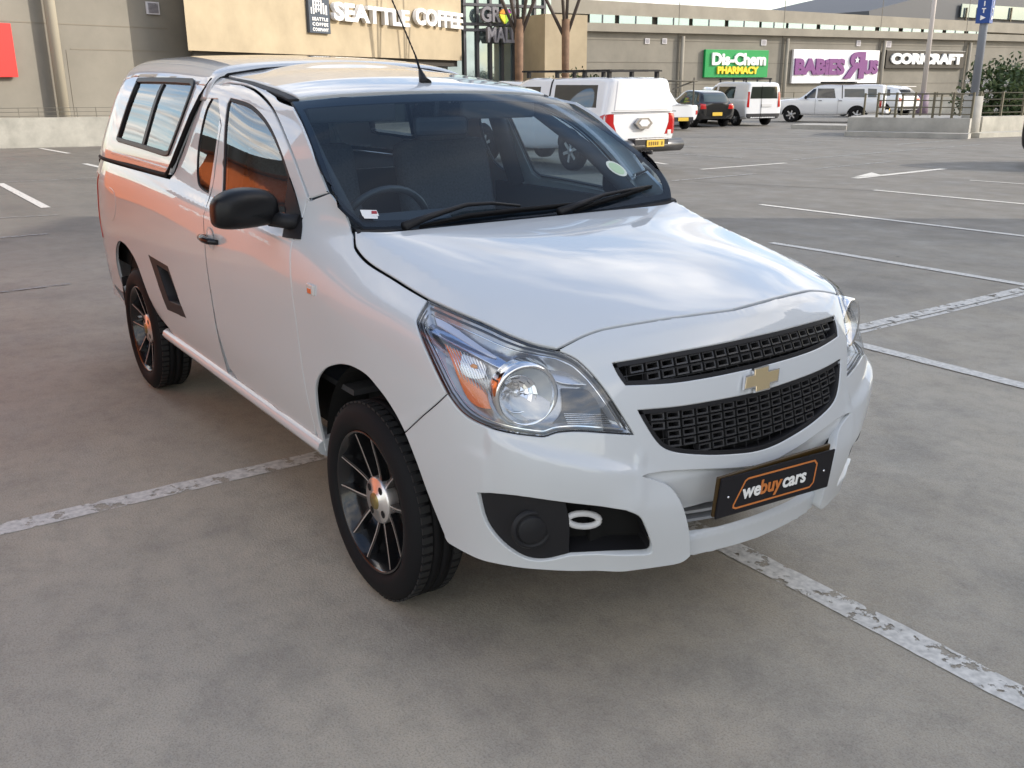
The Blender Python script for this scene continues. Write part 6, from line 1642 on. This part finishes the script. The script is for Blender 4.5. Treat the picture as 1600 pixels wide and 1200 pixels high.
# small white pickup with ladder frame, mostly hidden
def lad(T_, S, P):
    b = bmesh.new()
    for y in (-.65, .65): tube(b, [(-3.9, y, .9), (-3.9, y, 1.95)], .035, 6)
    tube(b, [(-3.9, -.8, 1.82), (-3.9, .8, 1.82)], .035, 6); tube(b, [(-2.2, -.65, 1.5), (-3.9, -.65, 1.82)], .03, 6); fin('ladder_frame', b, mat('frame_brown', (.10, .09, .07), .6), T_)
    P('tail_lamp', [(-.78, .58), (-.66, .58), (-.66, .74), (-.78, .74)], 'rear', RED, .01); b = bmesh.new(); box(b, (-4.16, .1, .42), (.08, 1.3, .16), bev=.02); fin('rear_bumper', b, BUMPG, T_); b = bmesh.new(); box(b, (-4.21, -.1, .42), (.01, .44, .13)); fin('number_plate', b, YEL, T_)
sm_ = [(0, .62, .66, .30, .70, .45, .74), (-.12, .74, .78, .26, .78, .55, .84), (-.9, .78, .82, .24, .92, .60, .97), (-1.2, .78, .82, .24, .94, .62, 1.02), (-1.8, .78, .82, .26, .94, .56, 1.40), (-2.2, .78, .82, .28, .94, .58, 1.42), (-2.45, .78, .82, .30, .95, .72, 1.0), (-3.2, .78, .82, .34, .93, .74, .96), (-4.1, .77, .81, .38, .92, .72, .94)]
v = vehicle('small_pickup', 'small white pickup with brown ladder frame, half hidden behind the canopied double cab', 'pickup truck', (0, 0, 0), 0, CW, sm_, [[(-1.5, .98), (-2.1, .98), (-2.1, 1.32), (-1.78, 1.32)]], wheels=(.75, 3.2), wr=.30, track=.80, extra=lad)
put(v, 1064, 0, 38, math.radians(164), -4.1, 0, 1.0)
# white saloon roof behind the black hatchback
v = vehicle('sedan', 'white car behind the black hatchback, only its roof showing', 'car', (0, 0, 0), 0, CW, [(a, b, c, d, e, f, g+.12 if g > 1.2 else g) for a, b, c, d, e, f, g in hb_st], hw_, hrw, wheels=(.72, 3.15), wr=.30, track=.82)
put(v, 1118, 0, 47.5, math.radians(150), -2.2, 0, 1.02)
# double cab seen from its side
def dc(T_, S, P):
    for sg, spc in ((-1, 'side'), (1, 'sideL')):
        P('canopy_window', [(-3.42, 1.22), (-4.35, 1.22), (-4.30, 1.60), (-3.38, 1.60)], spc, G2, .01); P('cab_gap', [(-3.30, 1.16), (-3.34, 1.16), (-3.28, 1.76), (-3.24, 1.76)], spc, DARK, .012); P('canopy_window', [(-4.50, 1.22), (-4.90, 1.22), (-4.86, 1.60), (-4.46, 1.62)], spc, G2, .01)
        P('tail_lamp', [(-5.16, .72), (-5.0, .74), (-5.0, 1.06), (-5.15, 1.08)], spc, RED, .012)
    P('canopy_glass', [(-.60, 1.22), (.60, 1.22), (.56, 1.64), (-.56, 1.64)], 'rear', mat('pale_glass', (.35, .40, .38), .1, .3), .014); b = bmesh.new(); tube(b, [(-5.28, -.86, .52), (-5.38, -.7, .52), (-5.38, .7, .52), (-5.28, .86, .52)], .09, 8); fin('rear_bumper', b, mat('bumper_white', (.55, .55, .56), .3), T_, smooth=True)
    b = bmesh.new(); box(b, (-5.49, 0, .62), (.012, .46, .12)); fin('number_plate', b, YEL, T_)
    b = bmesh.new(); tube(b, [(.02, -.8, .58), (.12, -.7, .58), (.14, .7, .58), (.02, .8, .58)], .07, 8); tube(b, [(.12, -.55, .55), (.16, -.5, 1.0), (.16, .5, 1.0), (.12, .55, .55)], .035, 8); fin('bull_bar', b, BUMPG, T_, smooth=True)
    for sg in (-1, 1):
        b = bmesh.new(); box(b, (-1.62, sg*1.02, 1.20), (.10, .2, .16), bev=.03); fin('wing_mirror', b, BLACK, T_); b = bmesh.new()
        for x in (-2.3, -3.25): box(b, (x, sg*.935, 1.05), (.16, .02, .03)); 
        fin('door_handles', b, BLACK, T_); b = bmesh.new()
        for x in (-2.08, -3.15): box(b, (x, sg*.930, .78), (.012, .006, .70))
        fin('door_gaps', b, mat('gap_grey', (.2, .2, .2), .8), T_)
    b = bmesh.new(); prism(b, [(-1.72, .98), (-1.60, 1.0), (-1.62, .90), (-1.66, .84), (-1.70, .90)], 1, -.932, -.926); fin('door_emblem', b, mat('emblem_brown', (.18, .05, .04), .5), T_); b = bmesh.new(); box(b, (-3.0, 0, 1.90), (1.6, 1.2, .07)); fin('roof_rack', b, BLACK, T_)
G2 = mat('canopy_glass_dark', (.05, .06, .06), .05, 0, 1)
dW_ = [[(-1.50, 1.17), (-2.05, 1.17), (-2.05, 1.60), (-1.92, 1.60)], [(-2.13, 1.17), (-3.02, 1.17), (-2.90, 1.62), (-2.13, 1.62)]]
v = vehicle('double_cab_pickup', 'white double cab pickup with glazed canopy, facing left on the far lane', 'pickup truck', (0, 0, 0), 0, CW, hx, dW_, front_win=None, wheels=(.95, 4.05), wr=.38, track=.90, extra=dc)
put(v, 1247, 0, 49.5, math.radians(211), -.95, -.90, .97)
# white SUV further back
suv = [(0, .70, .74, .34, .78, .5, .84), (-.12, .84, .88, .28, .92, .6, .98), (-.95, .88, .93, .26, 1.06, .7, 1.12), (-1.3, .88, .93, .26, 1.08, .72, 1.2), (-2.0, .88, .93, .28, 1.10, .66, 1.66), (-2.9, .88, .93, .28, 1.11, .68, 1.70), (-4.0, .88, .93, .32, 1.12, .66, 1.64), (-4.55, .87, .92, .36, 1.10, .62, 1.36), (-4.72, .83, .87, .42, 1.0, .55, 1.1)]
def sv(T_, S, P):
    for sg in (-1, 1): P('tail_lamp', [(sg*.50, .88), (sg*.86, .88), (sg*.86, 1.06), (sg*.56, 1.02)], 'rear', RED, .012)
    P('tail_lamp_wrap', [(-4.68, .88), (-4.35, .98), (-4.60, 1.05)], 'side', RED, .01); P('lower_trim', [(-.86, .40), (.86, .40), (.86, .60), (-.86, .60)], 'rear', BUMPG, .012); b = bmesh.new(); box(b, (-4.45, 0, 1.66), (.3, 1.2, .03)); fin('roof_spoiler', b, CW, T_)
v = vehicle('suv', 'white sport utility vehicle parked behind the railing, in front of the furniture shop sign', 'car', (0, 0, 0), 0, CW, suv, [[(-1.60, 1.14), (-2.35, 1.14), (-2.35, 1.54), (-1.95, 1.54)], [(-2.45, 1.14), (-3.35, 1.14), (-3.35, 1.56), (-2.45, 1.56)], [(-3.42, 1.14), (-4.1, 1.16), (-3.95, 1.50), (-3.42, 1.54)]], [(-.62, 1.14), (.62, 1.14), (.55, 1.50), (-.55, 1.50)], wheels=(.9, 3.8), wr=.36, track=.90, extra=sv)
put(v, 1422, 0, 55, math.radians(176), -4.7, 0, 1.0)
# vehicle behind the canopied double cab: only its roof shows above the pickup's bonnet line
v = vehicle('station_wagon', 'dark windowed car with pale roof beyond the canopied double cab', 'car', (0, 0, 0), 0, CW, suv, [[(-1.60, 1.14), (-2.35, 1.14), (-2.35, 1.54), (-1.95, 1.54)], [(-2.45, 1.14), (-3.35, 1.14), (-3.35, 1.56), (-2.45, 1.56)], [(-3.42, 1.14), (-4.1, 1.16), (-3.95, 1.50), (-3.42, 1.54)]], [(-.62, 1.14), (.62, 1.14), (.55, 1.50), (-.55, 1.50)], wheels=(.9, 3.8), wr=.36, track=.90)
put(v, 872, 0, 25.5, math.pi, -4.4, 0, 1.0)
# black car at the right edge of the picture
v = vehicle('hatchback', 'black car at the far right edge of the deck, only its bumper in the picture', 'car', (0, 0, 0), 0, CBK, hb_st, hw_, hrw, wheels=(.72, 3.15), wr=.30, track=.82, extra=hatch)
put(v, 1634, 0, 20.5, math.radians(25+180+150), -3.8, 0, 1.0)

# ------------------------------------------------------------------ around the camera: what shades the deck and shows up in the paint
ORG = mat('kiosk_orange', (.66, .155, .035), .5); 
kx0, kx1, ky, kh = -8.6, -1.7, -2.95, 1.95
kk = thing('orange_kiosk', 'low orange kiosk with white lettering and dark roof edge beside the pickup', 'building', (kx0, ky, 0)); ki = Matrix.Translation((-kx0, -ky, 0))
def kp(name, b, m): o = fin(name, b, m, kk); o.matrix_parent_inverse = ki; return o
b = bmesh.new(); box(b, ((kx0+kx1)/2, ky-1.2, kh/2), (kx1-kx0, 2.4, kh)); kp('wall', b, ORG)
b = bmesh.new(); box(b, ((kx0+kx1)/2, ky-1.2, kh+.1), (kx1-kx0+.3, 2.7, .22)); kp('roof_edge', b, mat('kiosk_black', (.01, .01, .012), .4))
b = bmesh.new(); box(b, (-13.3, ky-.2, .75), (9.4, .3, 1.5)); kp('low_hoarding', b, ORG)
b = bmesh.new(); box(b, (-3.6, ky-1.0, 1.55), (3.8, 1.98, 3.1)); kp('raised_shade_front', b, ORG); b = bmesh.new(); box(b, (-3.6, ky-.7, 3.2), (4.2, 3.4, .2)); kp('awning', b, MATS['kiosk_black'])  # height and overhang added out of view to darken the ground and pickup side
mw = frame((-6.9, ky+.006, 1.05), (-1, 0, 0)); t = text('wall_lettering', 'sell it here', .62, SLT, kk, mw, .004, .01, xs=1.1); t.matrix_parent_inverse = ki
SDh = Vector((.6, .8, 0)); q_ = Vector((-.8, .6, 0)); b = bmesh.new(); c_ = SDh*24+q_*(-5.5)
box(b, (0, 0, 4.65), (20, 28, 9.3)); bmesh.ops.rotate(b, verts=b.verts, cent=(0, 0, 0), matrix=Matrix.Rotation(SUN_AZ, 3, 'Z')); bmesh.ops.translate(b, verts=b.verts, vec=c_); tag(fin('shade_block', b, mat('shade_block_mat', (.34, .32, .29), .85, var=(.4, .1))), 'unseen tall block added to the right of the camera to shade the near deck', 'building')  # unseen block, added and sized to keep the pickup and near deck in shade
b = bmesh.new(); box(b, (-30, -32, 1.5), (40, 8, 4.2)); o = tag(fin('side_building', b, WALLM), 'beige shop building to the left of the deck, outside the picture', 'building')
text('wall_lettering', 'WOOLWORTHS', 1.6, SLT, o, frame((-22, -27.95, 2.2), (-1, 0, 0)), .05, .03)
